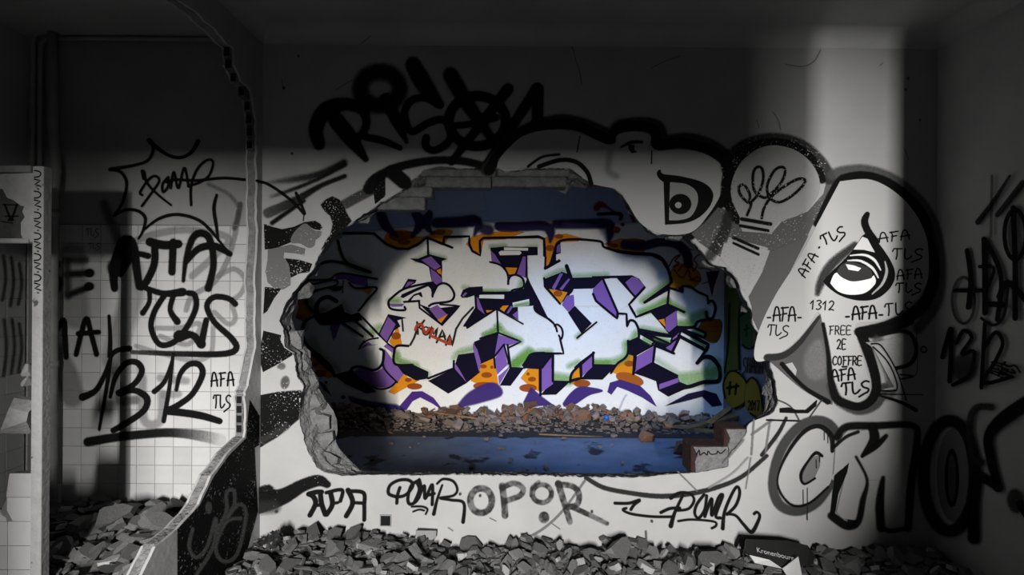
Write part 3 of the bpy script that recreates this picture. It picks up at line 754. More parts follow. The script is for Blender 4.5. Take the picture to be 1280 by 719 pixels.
# small marker writing on the right half of the wall
def note(txt, x, y, cw, ch, view, label, ang=0, w=7, gap=.3, slant=0.08, col=K0):
    mk('marker_writing', label).text(txt, x, y, cw, ch, w, ang, gap, view, slant, col=col, soft=.35).done()
note('AFA', 425, 188, 34, 46, V11, 'small marker writing AFA climbing beside the painted eye', -58)
mk('marker_writing', 'small marker writing TLS at the top of the climbing note').text('.', 500, 60, 30, 40, 9, -50, .3, V11, soft=.35).text('TLS', 682, 585, 34, 50, 8, -25, .25, V10, soft=.35).done()
note('AFA', 955, 572, 42, 46, V10, 'faint marker writing AFA right of the teardrop hook', -6)
note('TLS', 1025, 655, 40, 52, V10, 'faint marker writing TLS under the note beside the hook', 0)
note('AFA', 885, 200, 34, 48, V11, 'faint second marker writing AFA right of the eye', -4)
note('TLS', 880, 262, 34, 46, V11, 'faint lower marker writing TLS right of the eye', 0)
note('-AFA-', 228, 405, 34, 68, V11, 'marker writing AFA between two dashes below the bulb', 0, 8, .12)
note('TLS', 240, 475, 30, 52, V11, 'marker writing TLS below the dashed note', 3, 6, .15)
note('1312', 450, 345, 24, 46, V11, 'marker digits 1312 under the eye', 3, 6)
note('-AFA-', 620, 400, 36, 62, V11, 'dark marker writing AFA with dashes under the right of the eye', -3, 9, .16)
note('TLS', 830, 378, 36, 58, V11, 'faint marker writing TLS beside the dashed note under the eye', -5)
note('FREE', 545, 472, 22, 42, V11, 'marker word FREE in the leg of the painted letter', 0, 5)
note('2E', 585, 545, 18, 48, V11, 'marker characters 2E under the word FREE', 0, 6, .35)
note('COFFRE', 562, 625, 20, 44, V11, 'marker word COFFRE in the leg of the painted letter', 0, 6, .25)
note('AFA', 560, 708, 34, 56, V11, 'bold marker writing AFA near the foot of the letter', -6, 8, .2)
note('TLS', 615, 415, 40, 58, V12, 'bold marker writing TLS with tail at the foot of the letter', -6, 9, .15)
mk('marker_writing', 'small dash above and below the bold note').stroke([(612,274),(634,274)], 8, view=V12).stroke([(675,460),(692,460)], 8, view=V12).done()
m = mk('painted_arrow', 'outlined arrow figure and circle right of the letter foot', mode='spray')
m.fill([(730,150),(800,150),(930,110),(975,180),(945,260),(880,285),(850,240)], G(150), .8, 1.5, view=V12)
m.stroke([(800,110),(935,100),(980,180),(955,255),(880,282)], 20, view=V12, a=.9)
m.fill([(755,160),(790,170),(850,240),(895,320),(905,400),(870,385),(800,390),(870,375)], G(148), view=V12)
m.stroke([(755,160),(800,165),(850,235),(892,320),(930,440)], 7, view=V12).stroke([(765,175),(830,240),(872,320),(880,390),(800,392)], 7, view=V12)
m.stroke([(900,312),(965,322),(905,335)], 7, view=V12).ring(1017, 188, 14, 15, 7, view=V12)
m.stroke([(800,418),(900,450),(978,490)], [8,16,20], view=V12).stroke([(790,410),(1012,414)], 5, view=V12)
m.done()
m = mk('spray_strokes', 'thin grey and black spray lines right of the hole', mode='spray')
GL = G(95)
m.stroke([(370,110),(460,160),(600,188),(740,203),(880,192),(1020,160),(1150,105),(1275,0)], [20,22,22,24,24,22,20,18], G(32), .92, 1.1, view=V8)
m.stroke([(210,715),(290,610),(332,530)], [18,18,14], G(30), .95, .9, view=V12)
m.stroke([(170,540),(158,712)], 10, GL, .7, 1, view=V12).stroke([(160,612),(262,540)], 12, GL, .7, 1, view=V12).stroke([(252,540),(228,700)], 10, GL, .7, 1, view=V12)
m.stroke([(20,715+40),(120,640)], 10, GL, .6, 1, view=V12)
m.stroke([(235,540),(405,545)], 8, K0, 1, .5, view=V12).stroke([(290,440),(360,480),(420,590)], 7, G(60), .9, .6, view=V12)
m.fill([(300,482),(345,478),(380,490),(430,490),(470,455),(485,440),(480,470),(440,505),(380,505),(300,502)], K0, view=V12)
m.stroke([(510,440),(450,525)], 6, G(50), .9, .5, view=V12)
m.stroke([(830,80),(925,175)], 7, GL, .7, 1, view=V8).stroke([(60,418),(150,370),(250,280),(365,125)], 11, GL, .85, 1, view=V8)
m.stroke([(985,160),(1100,90),(1180,10)], 10, G(120), .6, 1, view=V8).stroke([(1195,10),(1170,165)], 6, GL, .7, 1, view=V8)
m.stroke([(1140,-40),(1145,160),(1130,200)], 4, G(50), .8, .5, view=(860, 420, 3.994))
m.done()

# bubble letters low at the right
m = mk('graffiti_lettering', 'first fat bubble letter O with dripping paint low at the right', mode='spray')
m.stroke([(352,185),(305,120),(230,104),(140,150),(60,265),(26,420),(60,525),(150,556),(245,512),(312,420)], 46, G(52), .95, 2, view=V13)
m.fill([(320,260),(312,180),(255,138),(180,165),(105,262),(55,385),(65,460),(122,522),(200,512),(290,440),(318,380)], G(148), 1, 1, view=V13, smooth=True)
m.stroke([(322,255),(315,180),(255,132),(180,160),(102,260),(50,380),(62,462),(122,526),(205,516),(300,435)], [20,26,22,20,14,8,10,12,12,10], K0, .95, 1, view=V13)
m.fill([(262,275),(215,290),(168,370),(182,420),(230,392),(258,330)], G(95), view=V13)
m.stroke([(270,280),(240,265),(205,300),(165,370),(180,420),(235,392)], [14,18,12,16,12,10], K0, 1, .8, view=V13)
for (x, y0, y1) in [(280,150,200),(298,160,215),(315,190,225),(240,300,340),(257,280,310),(196,440,600),(175,450,520)]: m.stroke([(x,y0),(x+1,y1)], 5, G(30), .9, .4, view=V13)
m.done()
m = mk('graffiti_lettering', 'middle pair of angular fat ones with heavy black outline', mode='spray')
m.fill([(340,230),(400,150),(530,140),(720,140),(735,220),(690,640),(580,645),(570,400),(490,400),(450,600),(370,590),(345,560),(400,330),(330,370)], G(150), 1, 1.5, view=V13)
m.stroke([(345,185),(395,135),(530,130),(720,128),(745,200),(715,420),(700,640)], [30,36,36,30,34,40,36], K0, .95, 2, view=V13)
m.stroke([(330,235),(390,185),(450,160)], 16, K0, .9, 1.2, view=V13)
m.stroke([(520,135),(530,200),(470,280)], [40,50,16], K0, .95, 1.5, view=V13).stroke([(590,180),(540,230),(470,285)], [20,30,10], K0, .95, 1.5, view=V13)
m.stroke([(700,640),(620,655),(575,645)], 22, K0, .95, 1.2, view=V13).stroke([(565,640),(560,520),(575,390)], [40,40,20], K0, .95, 2, view=V13)
m.fill([(335,380),(405,315),(395,360),(350,470),(335,560),(325,590),(315,560)], K0, view=V13)
m.stroke([(320,580),(395,630),(450,610),(475,500),(495,400),(440,285)], [40,40,34,30,14,12], K0, .93, 1.6, view=V13)
m.done()
m = mk('graffiti_lettering', 'tall dark bubble zero painted across the room corner', wall_right, mode='spray')
m.ring(905, 380, 128, 275, 60, view=V13, a=.95, soft=2.5, col=G(22))
m.ell(922, 375, 78, 232, view=V13, col=G(105), soft=.5)
m.ell(918, 390, 34, 145, view=V13, col=K0, soft=1).ell(918, 390, 20, 120, view=V13, col=G(70))
m.done()
m = mk('graffiti_lettering', 'black angular letter S on the right wall', wall_right, mode='spray')
m.stroke([(1115,35),(1040,40),(1008,110),(1015,280),(1065,312)], 34, G(45), .9, 2, view=V13)
m.stroke([(1330,-10),(1180,90),(1102,180),(1112,300),(1150,440)], [70,70,50,46,40], K0, 1, 2, view=V13)
m.stroke([(1150,440),(1060,385),(1035,450),(1025,690)], [40,50,46,60], K0, 1, 2, view=V13)
m.ell(1235, 505, 35, 55, -10, view=V13, col=G(50), a=.9, soft=4).stroke([(1260,520),(1330,640)], 40, view=V13)
m.done()
for d in LAYER: pass
m = Mark('graffiti_tag', 'tangled black tags and digits 1312 on the right wall', wall_right, m_main, 'spray')
m.stroke([(185,220),(230,160),(275,90)], [16,12,8], view=V14, a=.9).stroke([(240,200),(312,110)], [14,18], view=V14, a=.9).stroke([(225,90),(222,260)], 8, view=V14, a=.6)
m.stroke([(155,300),(165,380),(158,460)], 14, view=V14).stroke([(203,268),(205,380),(205,475)], 16, view=V14).stroke([(122,412),(210,412)], 12, view=V14)
m.stroke([(205,270),(250,370),(240,495)], 14, view=V14).stroke([(190,345),(230,350),(215,400)], 10, view=V14).stroke([(210,450),(255,452)], 16, view=V14)
m.stroke([(285,180),(290,330),(290,490)], 16, view=V14).stroke([(245,430),(270,390),(320,440)], 16, view=V14)
m.ring(290, 255, 30, 70, 12, view=V14).ring(145, 440, 32, 65, 8, view=V14, a=.8, col=G(35)).stroke([(195,490),(230,510),(260,480),(270,400)], 8, view=V14, col=G(30))
m.stroke([(85,600),(110,520),(105,668)], 12, view=V14).stroke([(125,560),(145,525),(168,545),(140,590),(175,585),(160,650),(115,678)], 11, view=V14)
m.stroke([(205,505),(195,685)], 12, view=V14).stroke([(205,570),(235,530),(255,560),(235,610),(200,672),(280,655)], 11, view=V14)
m.ell(145, 630, 30, 35, view=V14, col=G(40), a=.7, soft=5)
m.text('AFA', 262, 660, 10, 50, 4, -70, .3, V14).text('TLS', 285, 660, 10, 40, 5, -70, .3, V14)
m.done()

# writing below the hole
m = mk('spray_strokes', 'thick black spray sweep at the lower left corner', mode='flaked')
m.stroke([(10,235),(130,205),(230,150),(310,125),(355,145)], [110,80,62,56,34], K0, 1, 1.6, view=V7)
m.stroke([(25,170),(60,160),(80,180)], 30, K0, .95, 2, view=V7).stroke([(20,260),(90,255)], 60, G(40), .6, 5, view=V7); m.done()
m = mk('graffiti_tag', 'squat black letters AFA under the left of the hole', mode='spray')
W = 23
m.stroke([(268,298),(296,240),(285,205),(262,192)], W, view=V7).stroke([(262,192),(300,182),(326,182)], W, view=V7).stroke([(320,185),(326,240),(345,294)], W, view=V7).stroke([(290,250),(330,246)], 15, view=V7)
m.stroke([(352,294),(380,245),(372,190)], W, view=V7).stroke([(350,185),(428,172),(420,228)], 17, view=V7).stroke([(378,240),(408,235)], 14, view=V7)
m.stroke([(450,302),(482,235),(458,172)], W, view=V7).stroke([(460,178),(535,186),(540,250),(540,322)], 18, view=V7).stroke([(478,235),(540,238)], 15, view=V7); m.done()
m = mk('graffiti_tag', 'black looping tag POMR left of the grey word', mode='plain'); W = 15
m.stroke([(703,238),(706,200),(718,160)], W, view=V7).stroke([(700,206),(662,190),(668,150),(710,124),(760,122),(784,145),(765,180),(735,202),(700,206)], W, view=V7)
m.stroke([(812,124),(775,150),(758,215),(770,243),(805,222),(822,160),(815,120)], 15, view=V7).stroke([(790,235),(815,170),(800,130)], 14, view=V7)
m.stroke([(812,212),(840,150),(845,215),(880,145),(880,245)], W, view=V7).stroke([(850,200),(890,190)], W, view=V7)
m.stroke([(888,292),(905,220),(930,148)], [18,13,10], view=V7).stroke([(905,140),(935,117),(985,128),(1006,170),(985,200),(920,212),(975,222),(1038,238),(1035,332)], [11,12,12,12,12,12,13,14,18], view=V7)
m.stroke([(778,255),(830,255),(856,268),(848,292)], 9, view=V7).stroke([(785,280),(815,270),(840,275)], 8, view=V7); m.done()
m = mk('graffiti_lettering', 'grey brushed word OPOR below the hole', mode='brush'); GW = G(38)
m.ring(1125, 225, 54, 62, 32, view=V7, col=GW, a=.95, soft=1.2)
m.stroke([(1230,150),(1240,220),(1245,300)], 32, GW, .95, 1.2, view=V7).stroke([(1228,160),(1290,138),(1335,165),(1320,200),(1255,225)], 28, GW, .95, 1.2, view=V7)
m.ring(150, 190, 48, 45, 24, view=V8, col=GW, a=.95, soft=1.2).stroke([(135,130),(100,160),(95,200)], 16, GW, .8, 1, view=V8)
m.ell(160, 310, 24, 26, view=V8, col=GW, soft=1.5)
m.stroke([(232,140),(262,240),(290,332)], [34,30,28], GW, .95, 1.2, view=V8).stroke([(228,145),(300,152),(335,190),(325,245),(275,258)], 28, GW, .95, 1.2, view=V8)
m.stroke([(290,252),(390,298),(475,340)], [26,24,22], GW, .95, 1.2, view=V8); m.done()
m = mk('graffiti_tag', 'black looping tag POMR right of the grey word with an arrow tail'); W = 14
m.stroke([(515,238),(585,238),(640,222),(612,245),(595,270)], W, view=V8).stroke([(572,263),(555,272),(600,292),(700,305),(800,306)], 12, view=V8)
m.stroke([(795,352),(815,285),(855,200)], [22,15,12], view=V8).stroke([(745,285),(790,265),(840,262)], W, view=V8).stroke([(795,212),(840,186),(890,190),(912,222),(885,265),(830,275)], [18,14,12,12,12,12], view=V8)
m.stroke([(962,195),(925,245),(915,290),(935,312),(965,270),(975,200)], 13, view=V8).stroke([(965,305),(1000,215),(1000,300),(1035,210),(1055,200),(1020,300),(1045,312)], W, view=V8)
m.stroke([(1055,365),(1065,280),(1105,185),(1130,155),(1140,190),(1120,250),(1075,295)], [18,14,13,13,13,13,12], view=V8).stroke([(1075,292),(1120,300),(1160,345),(1200,382),(1232,330),(1240,298),(1226,282),(1212,292)], [12,13,15,18,14,12,12,12], view=V8)
m.stroke([(832,328),(900,320),(1010,330),(1022,350),(1000,364)], 10, view=V8)
m.stroke([(670,380),(672,415)], 10, G(60), .7, 1.2, view=V8); m.done()

# ------------------------------------------------------------------ graffiti of the left room
GO = G(118)
def tl(name, label, mode='spray'): return Mark(name, label, wall_tile, m_tile, mode)
m = tl('faded_tags', 'faded grey older tags on the tiles')
m.stroke([(950,-20),(940,60),(900,210),(830,330),(720,400),(690,470)], 26, GO, .55, 1.5, view=V16)
m.stroke([(850,300),(930,265),(985,320),(965,385),(920,430),(935,510),(900,540),(830,480)], 24, GO, .5, 1.5, view=V16)
m.stroke([(720,300),(830,200),(900,110),(700,70),(540,90),(420,130)], 34, GO, .45, 2, view=V16)
m.stroke([(540,560),(650,560),(760,540),(700,640),(560,600)], 24, GO, .5, 1.5, view=V16)
m.stroke([(440,650),(700,720),(810,690),(825,560)], 22, GO, .45, 1.5, view=V16)
m.stroke([(410,260),(420,400),(370,560),(330,720)], 110, G(125), .5, 6, view=V16)
m.stroke([(120,200),(130,340),(140,500)], 130, G(125), .5, 6, view=V16)
m.stroke([(20,120),(90,230),(120,340)], 110, G(118), .6, 5, view=V17)
m.stroke([(330,250),(380,400),(390,500)], 60, GO, .5, 3, view=V17).stroke([(370,365),(440,360)], 40, G(80), .6, 3, view=V17)
m.stroke([(470,250),(480,460),(560,465),(570,330)], 40, GO, .55, 3, view=V17).stroke([(560,250),(690,265)], 34, GO, .5, 3, view=V17).stroke([(580,335),(650,330)], 34, GO, .5, 3, view=V17)
m.stroke([(280,380),(310,460),(350,560)], 44, G(60), .6, 5, view=V15)
m.stroke([(960,380),(950,440),(930,500)], 24, G(60), .6, 2, view=V15).stroke([(800,280),(900,330),(950,390)], 18, G(80), .4, 2, view=V15)
m.done()
m = tl('graffiti_tag', 'big black letters AFA across the upper tiles')
m.stroke([(332,362),(328,290),(352,200),(392,128),(428,165),(440,250),(455,352)], [36,44,60,70,46,40,36], view=V16, soft=1.5)
m.stroke([(360,290),(430,195),(500,200)], [30,26,30], view=V16, soft=1.5).stroke([(340,260),(390,190)], 90, view=V16, soft=3, a=.9)
m.stroke([(508,130),(580,146),(650,140)], 42, view=V16, soft=1.3).stroke([(532,150),(530,240),(490,330),(465,355)], 36, view=V16, soft=1.3).stroke([(625,130),(618,280)], 36, view=V16, soft=1.3)
m.stroke([(675,325),(690,210),(722,112),(765,86),(808,120),(826,240),(800,362)], [16,26,34,36,34,32,36], view=V16, soft=1.5)
m.stroke([(690,230),(750,165),(830,150),(908,190)], [24,34,36,26], view=V16, soft=1.3).stroke([(640,-10+50),(760,20)], 4, view=V16, a=0); m.done()
m = tl('graffiti_tag', 'black letters TLS with a long tail in the middle of the tiles')
m.stroke([(490,362),(580,388),(672,380)], [26,30,42], view=V16, soft=1.2).stroke([(505,368),(505,430),(473,485)], [24,22,28], view=V16, soft=1.2)
m.stroke([(578,400),(530,480),(515,560),(555,640),(625,632),(690,560),(738,460),(732,395),(700,385)], 28, view=V16, soft=1.2).stroke([(625,400),(610,470),(645,528)], [26,26,34], view=V16, soft=1.2)
m.stroke([(655,600),(720,595),(765,640)], [60,34,46], view=V16, soft=1.2).stroke([(790,520),(765,640)], [28,34], view=V16, soft=1.2)
m.stroke([(935,440),(900,412),(830,405),(793,450),(830,530),(915,610),(940,660),(885,688),(700,690),(420,680)], [28,28,28,28,28,30,32,30,28,20], G(12), [1,1,1,1,1,1,1,1,.9,.7], 1.2, view=V16); m.done()
m = tl('graffiti_lettering', 'black capitals MAL beside the stall frame')
m.stroke([(-30,600),(20,610),(50,560),(78,520),(85,600),(90,705)], 26, view=V16, soft=1.2).stroke([(140,692),(165,590),(192,512),(215,590),(242,692)], 25, view=V16, soft=1.2).stroke([(150,588),(252,580)], 24, view=V16, soft=1.2)
m.stroke([(304,500),(310,610),(308,700)], [16,20,24], view=V16, soft=1).stroke([(310,700),(345,672),(405,662)], [24,24,30], view=V16, soft=1); m.done()
m = tl('graffiti_lettering', 'blurred dark capitals BE above the word MAL')
m.stroke([(95,222),(185,220)], 34, G(40), .7, 4, view=V16).stroke([(95,292),(205,285)], 30, G(20), .9, 3, view=V16).stroke([(100,395),(160,372),(212,352)], 28, G(20), .9, 3, view=V16).stroke([(95,220),(98,400)], 30, G(40), .7, 4, view=V16)
m.ell(28, 245, 26, 28, view=V16, col=G(25), a=.9, soft=3).ell(30, 340, 34, 42, view=V16, col=G(25), a=.85, soft=4).ell(208, 285, 20, 18, view=V16, a=.9, soft=2); m.ell(205, 352, 20, 18, view=V16, a=.9, soft=2); m.done()
m = tl('graffiti_lettering', 'tall black digits 1312 over a thick spray underline')
m.stroke([(172,346),(235,315),(280,240),(312,150),(320,120)], [38,28,24,18,12], view=V17, soft=1).stroke([(316,120),(295,280),(255,508)], [14,20,14], view=V17, soft=1)
m.stroke([(310,345),(335,250),(385,180),(440,172),(468,215),(430,280),(355,325)], [18,24,28,30,30,28,34], view=V17, soft=1).stroke([(355,325),(430,312),(492,350),(480,410),(400,470),(325,512)], [34,30,34,30,30,28], view=V17, soft=1)
m.stroke([(530,318),(580,270),(612,190),(625,130)], [26,22,18,10], view=V17, soft=1).stroke([(624,135),(605,300),(577,465)], [14,20,22], view=V17, soft=1)
m.stroke([(640,310),(660,230),(705,182),(755,185),(770,235),(720,330),(650,385),(600,412)], [18,24,28,30,30,28,30,34], view=V17, soft=1).stroke([(600,415),(680,425),(770,440),(856,466)], [40,36,36,30], view=V17, soft=1)
m.stroke([(198,570),(350,545),(560,525),(680,528),(780,542),(860,560)], [44,42,42,46,56,60], G(16), [1,1,.95,.7,.4,.1], 1.6, view=V17); m.done()
tl('marker_writing', 'small black marker letters AFA right of the digits', 'plain').text('AFA', 815, 292, 30, 66, 8, -2, .35, V17, .05, soft=.4).done()
tl('marker_writing', 'small black marker letters TLS with a tail right of the digits', 'plain').text('TLS', 828, 400, 24, 64, 7, 0, .2, V17, .05, soft=.4).done()
tl('marker_writing', 'tiny faint pencilled letters on two upper tiles', 'plain').text('TLS', 192, 100, 18, 36, 4, 0, .2, V16, col=G(90), a=.7, soft=.4).text('TLS', 205, 165, 16, 28, 4, 0, .2, V16, col=G(90), a=.7, soft=.4).done()
m = tl('graffiti_tag', 'thin black star-shaped tag around a looped scribble', 'plain'); W = 17
m.stroke([(505,62),(540,95),(600,135),(660,148),(715,122),(750,66)], [24,20,17,17,19,22], view=V15).stroke([(505,62),(526,100),(500,160),(430,186),(310,207)], [22,17,15,15,20], view=V15)
m.stroke([(315,207),(365,222),(392,275),(375,365),(330,437)], [16,16,16,15,12], view=V15).stroke([(330,437),(390,409),(450,415),(485,450),(475,510),(452,552)], [12,15,16,16,14,10], view=V15)
m.stroke([(475,512),(550,455),(640,432),(740,455),(810,510),(905,630)], [10,15,16,16,15,10], view=V15).stroke([(842,335),(828,400),(840,490),(850,560)], [14,18,16,10], view=V15)
W = 13
m.stroke([(470,215),(495,275),(545,330),(615,386)], [16,14,12,10], view=V15).stroke([(468,390),(520,320),(555,265),(535,240),(500,260),(460,320),(470,335)], W, view=V15).stroke([(475,220),(480,250)], 22, view=V15)
m.stroke([(600,245),(572,280),(575,320),(600,290),(600,250)], W, view=V15).stroke([(612,300),(628,220),(650,300),(680,200),(702,292)], W, view=V15)
m.stroke([(714,385),(714,290),(745,205),(795,160),(824,172),(805,235),(760,270),(700,290)], W, view=V15).stroke([(590,270),(640,258),(740,262),(880,250),(1010,262)], 14, view=V15); m.done()

# ------------------------------------------------------------------ paint on the broken partition and on the stall frame
def pt(name, label, mode='spray'): return Mark(name, label, wall_left, m_part, mode)
VP = (150, 400, 2.255)
m = pt('black_paint', 'black painted lower face of the partition', 'flaked')
m.fill([(312,500),(324,520),(324,556),(318,560),(322,640),(300,719),(300,760),(222,760),(222,662),(250,632),(267,597),(286,570),(308,548),(310,522)], K0)
m.done()
m = pt('graffiti_tag', 'pale grey looping tag on the black partition'); c_ = G(95)
m.stroke([(205,590),(195,640),(215,670),(245,640),(270,560),(262,640),(215,719)], 10, c_, .6, 1.5, view=VP).stroke([(270,600),(300,540),(300,490),(320,480),(322,520),(300,560),(335,520),(355,550),(330,660),(290,680),(270,640),(300,570),(340,560)], 10, c_, .6, 1.5, view=VP)
m.ell(250, 530, 8, 16, view=VP, col=c_, a=.6, soft=1.5).done()
m = pt('marker_line', 'black marker line crossing the partition edge', 'plain'); m.stroke([(321,226),(328,228)], 3.4, K0).done()
m = Mark('marker_writing', 'black scrawl NO repeated down the upright', wall_stall, m_jamb, 'plain')
y = 213
for k in range(8):
    m.stroke([(42.5,y+9),(43,y+1),(48,y+8),(50,y+1)] if k % 1 == 0 else [], 1.7, K0, 1, .4, smooth=False) if False else None
    m.stroke([(43,y),(49,y+1.5),(51,y+5),(48,y+8),(43,y+8.5)], 1.6, K0, 1, .4)
    m.stroke([(43,y+11),(50.5,y+13),(43.5,y+17.5),(51,y+20)], 1.6, K0, 1, .4, smooth=False)
    m.stroke([(47,y+23),(47.8,y+23.2)], 1.6, K0, 1, .4)
    y += 26
    if y > 360: break
m.done()
m = Mark('graffiti_lettering', 'dim black letters on the dark side wall of the left room', wall_ls, lambda px, py, o=0: onX(XS + 0.007, px, py, -o if False else o), 'spray')
for (x, y, h) in [(4, 320, 55), (14, 322, 60), (24, 330, 50), (5, 400, 70), (15, 400, 66), (24, 405, 60)]:
    m.stroke([(x, y), (x + 3, y + h * .5), (x - 1, y + h)], 4, K0, .6, 2)
m.done()

m = mk('hairline_cracks', 'fine hairline cracks and specks in the plaster')
for pts in [[(715,58),(719,72),(724,88),(727,105)],[(982,80),(1003,83),(1018,76),(1026,62)],[(815,85),(830,77),(850,70)],[(470,36),(462,46),(452,54)],[(976,162),(973,150),(966,140)],[(949,160),(946,150)],[(352,98),(354,112)],[(1130,185),(1136,200)],[(1100,82),(1104,78)],[(420,112),(440,100)],[(560,660),(566,664)],[(690,655),(700,662)],[(612,648),(620,652)]]:
    m.stroke(pts, 1.0, G(30), .6, .4)
for (x, y) in [(373,70),(355,110),(365,192),(1135,98),(1132,112),(1150,150),(600,590+30),(575,618),(740,640),(815,652),(905,652),(345,640)]: m.ell(x, y, 1.5, 1.8, col=G(30), a=.7, soft=.5)
m.done()

# ------------------------------------------------------------------ the colourful piece on the far wall
A = (360, 230, 3.994); B = (640, 230, 3.994); C = (360, 380, 3.994); DD = (640, 380, 3.994)
E = (480, 290, 7.99); GG = (600, 290, 7.99); H = (740, 310, 7.99); I_ = (480, 370, 7.99); J = (600, 370, 7.99); KK = (740, 380, 7.99); LL = (320, 330, 7.99)
NV = (0.0045, 0.003, 0.013); PU = rgb(122, 86, 152); OR = rgb(214, 132, 24); BR = rgb(150, 72, 20); DP = rgb(62, 42, 104); DQ = rgb(40, 30, 70); GR = rgb(110, 160, 62); WH = (0.74, 0.71, 0.65); BG = rgb(150, 165, 190); RD = rgb(176, 62, 40)
def fm(name, label, mode='plain'): return Mark(name, label, wall_far, m_far, mode)
m = fm('painted_backdrop', 'blue grey paint across the top of the far wall', 'spray')
m.fill([(340,180),(900,180),(900,268),(780,276),(700,272),(560,275),(430,290),(340,300)], BG, .92, 6)
m.fill([(470,200),(600,200),(605,262),(540,268),(500,262)], rgb(176,184,200), .6, 8)
m.done()
m = fm('orange_clouds', 'orange and brown spotted clouds behind the letters')
m.fill([(500,245),(560,232),(610,240),(640,265),(690,262),(760,230),(820,235),(800,262),(780,300),(760,300),(693,272),(640,310),(560,325),(485,295)], OR, 1, 1.2, view=A, smooth=True)
m.fill([(890,300),(920,265),(1000,245),(1120,235),(1180,240),(1080,275),(975,280),(960,357),(925,335)], OR, 1, 1, view=A)
m.fill([(160,270),(200,262),(270,250),(350,272),(330,285),(245,290),(215,345),(172,420),(165,355)], OR, 1, .8, view=B)
m.fill([(460,300),(540,275),(660,280),(660,345),(560,340),(500,325)], OR, 1, 1, view=B)
m.fill([(795,440),(830,400),(920,430),(940,480),(900,520),(860,510),(790,520)], rgb(190,120,24), 1, 1.5, view=B, smooth=True)
m.fill([(960,690),(1040,680),(1045,740),(1020,790),(970,780),(930,730)], rgb(128,76,20), 1, 1.2, view=B, smooth=True)
m.fill([(480,200),(550,260),(490,310),(520,420),(570,490),(470,570),(400,540),(430,430),(420,330)], rgb(190,110,24), 1, 1.2, view=LL)
m.fill([(505,190),(548,112),(568,200),(530,215)], OR, view=C)
m.fill([(500,440),(545,395),(580,350),(600,370),(655,382),(600,410),(530,450)], OR, 1, .8, view=C)
m.fill([(115,255),(200,320),(228,360),(200,372),(140,330),(120,300)], OR, 1, 1, view=C)
m.fill([(960,290),(1028,268),(1050,402),(960,402),(915,385),(920,345),(960,342)], OR, view=C)
m.fill([(45,370),(80,325),(140,320),(140,440),(100,420)], OR, 1, .8, view=DD)
m.fill([(288,400),(300,345),(342,305),(342,402)], OR, view=DD)
m.fill([(495,340),(580,255),(614,255),(606,352),(540,356)], OR, view=DD)
for (cx, cy, rx, ry, vw) in [(555,260,50,24,A),(600,255,35,18,A),(580,290,30,12,A),(755,240,30,12,A),(1100,225,60,14,A),(190,320,20,14,B),(235,262,20,10,B),(505,308,25,10,B),(605,290,60,16,B),(990,700,50,16,B),(990,725,40,12,B),
    (160,347,30,17,C),(130,302,18,8,C),(632,412,36,14,C),(600,380,15,8,C),(992,355,25,12,C),(975,312,15,8,C),(978,410,52,18,C),(1018,316,6,6,C),(80,420,42,18,DD),(100,376,18,10,DD),(80,350,6,6,DD),(350,398,40,18,DD),(586,298,24,13,DD),(540,160,22,16,C),(425,340,12,20,LL),(440,530,35,20,LL)]:
    m.ell(cx, cy, rx, ry, view=vw, col=BR, a=.9, soft=.8)
m.ell(588, 376, 70, 28, 16, view=DD, col=rgb(160,84,30), soft=.8)
m.done()
m = fm('purple_shadows', 'soft purple sprayed swashes above and below the letters', 'spray')
m.stroke([(740,195),(860,190),(930,185),(950,205),(930,255)], [50,54,60,44,10], DQ, .95, 2.5, view=A)
m.stroke([(465,155),(490,210),(545,262)], [50,46,14], DQ, .9, 2, view=A).stroke([(640,150),(660,200),(620,265)], [46,50,14], DQ, .9, 2, view=A).stroke([(705,150),(690,200),(722,250)], [40,44,10], DQ, .9, 2, view=A)
m.stroke([(90,610),(200,612),(320,610),(352,640),(350,690)], [40,46,48,46,10], DQ, .95, 2, view=V9).stroke([(380,602),(520,600),(640,600),(650,640),(640,700)], [44,48,48,40,8], DQ, .9, 2.5, view=V9)
m.stroke([(20,625),(45,630)], 50, DQ, .85, 3, view=V9)
m.stroke([(560,305),(650,310),(740,290),(820,300),(870,345),(880,400)], [40,44,44,46,50,44], DQ, .95, 1.8, view=B)
m.fill([(970,440),(1035,432),(1005,520),(1000,560)], DQ, .95, 1, view=B)
m.fill([(835,532),(900,450),(1000,400),(1050,410),(1062,455),(960,490),(880,510)], DP, .92, 2.5, view=C, smooth=True)
m.fill([(555,515),(620,440),(670,438),(725,470),(778,538),(720,495),(660,465),(620,485),(590,530)], rgb(70,40,118), .97, 1, view=C)
m.fill([(300,465),(400,490),(540,508),(580,525),(520,545),(400,535),(330,500)], rgb(44,40,110), .9, 3, view=C)
m.fill([(150,378),(185,405),(218,462),(180,430)], DP, .95, 1, view=C).ell(275, 465, 10, 9, view=C, col=NV).ell(190, 392, 6, 6, view=C, col=NV)
m.fill([(255,500),(300,440),(350,415),(452,433),(385,455),(315,500),(275,512)], DP, .95, 1.2, view=DD, smooth=True)
m.fill([(478,440),(490,395),(540,380),(640,412),(690,460),(722,512),(650,465),(580,432),(525,412),(495,452)], DP, .97, 1, view=DD)
m.fill([(60,490),(95,420),(140,460),(203,502),(120,508)], DP, .92, 2, view=DD)
m.fill([(765,510),(880,450),(960,432),(1020,450),(1048,505),(1000,512),(950,462),(880,480)], rgb(30,24,52), 1, 1, view=DD)
m.stroke([(535,530),(555,480),(570,455)], 8, rgb(140,150,170), .4, 1.5, view=DD)
m.done()
m = fm('green_shading', 'green sprayed shading along the letter edges', 'spray')
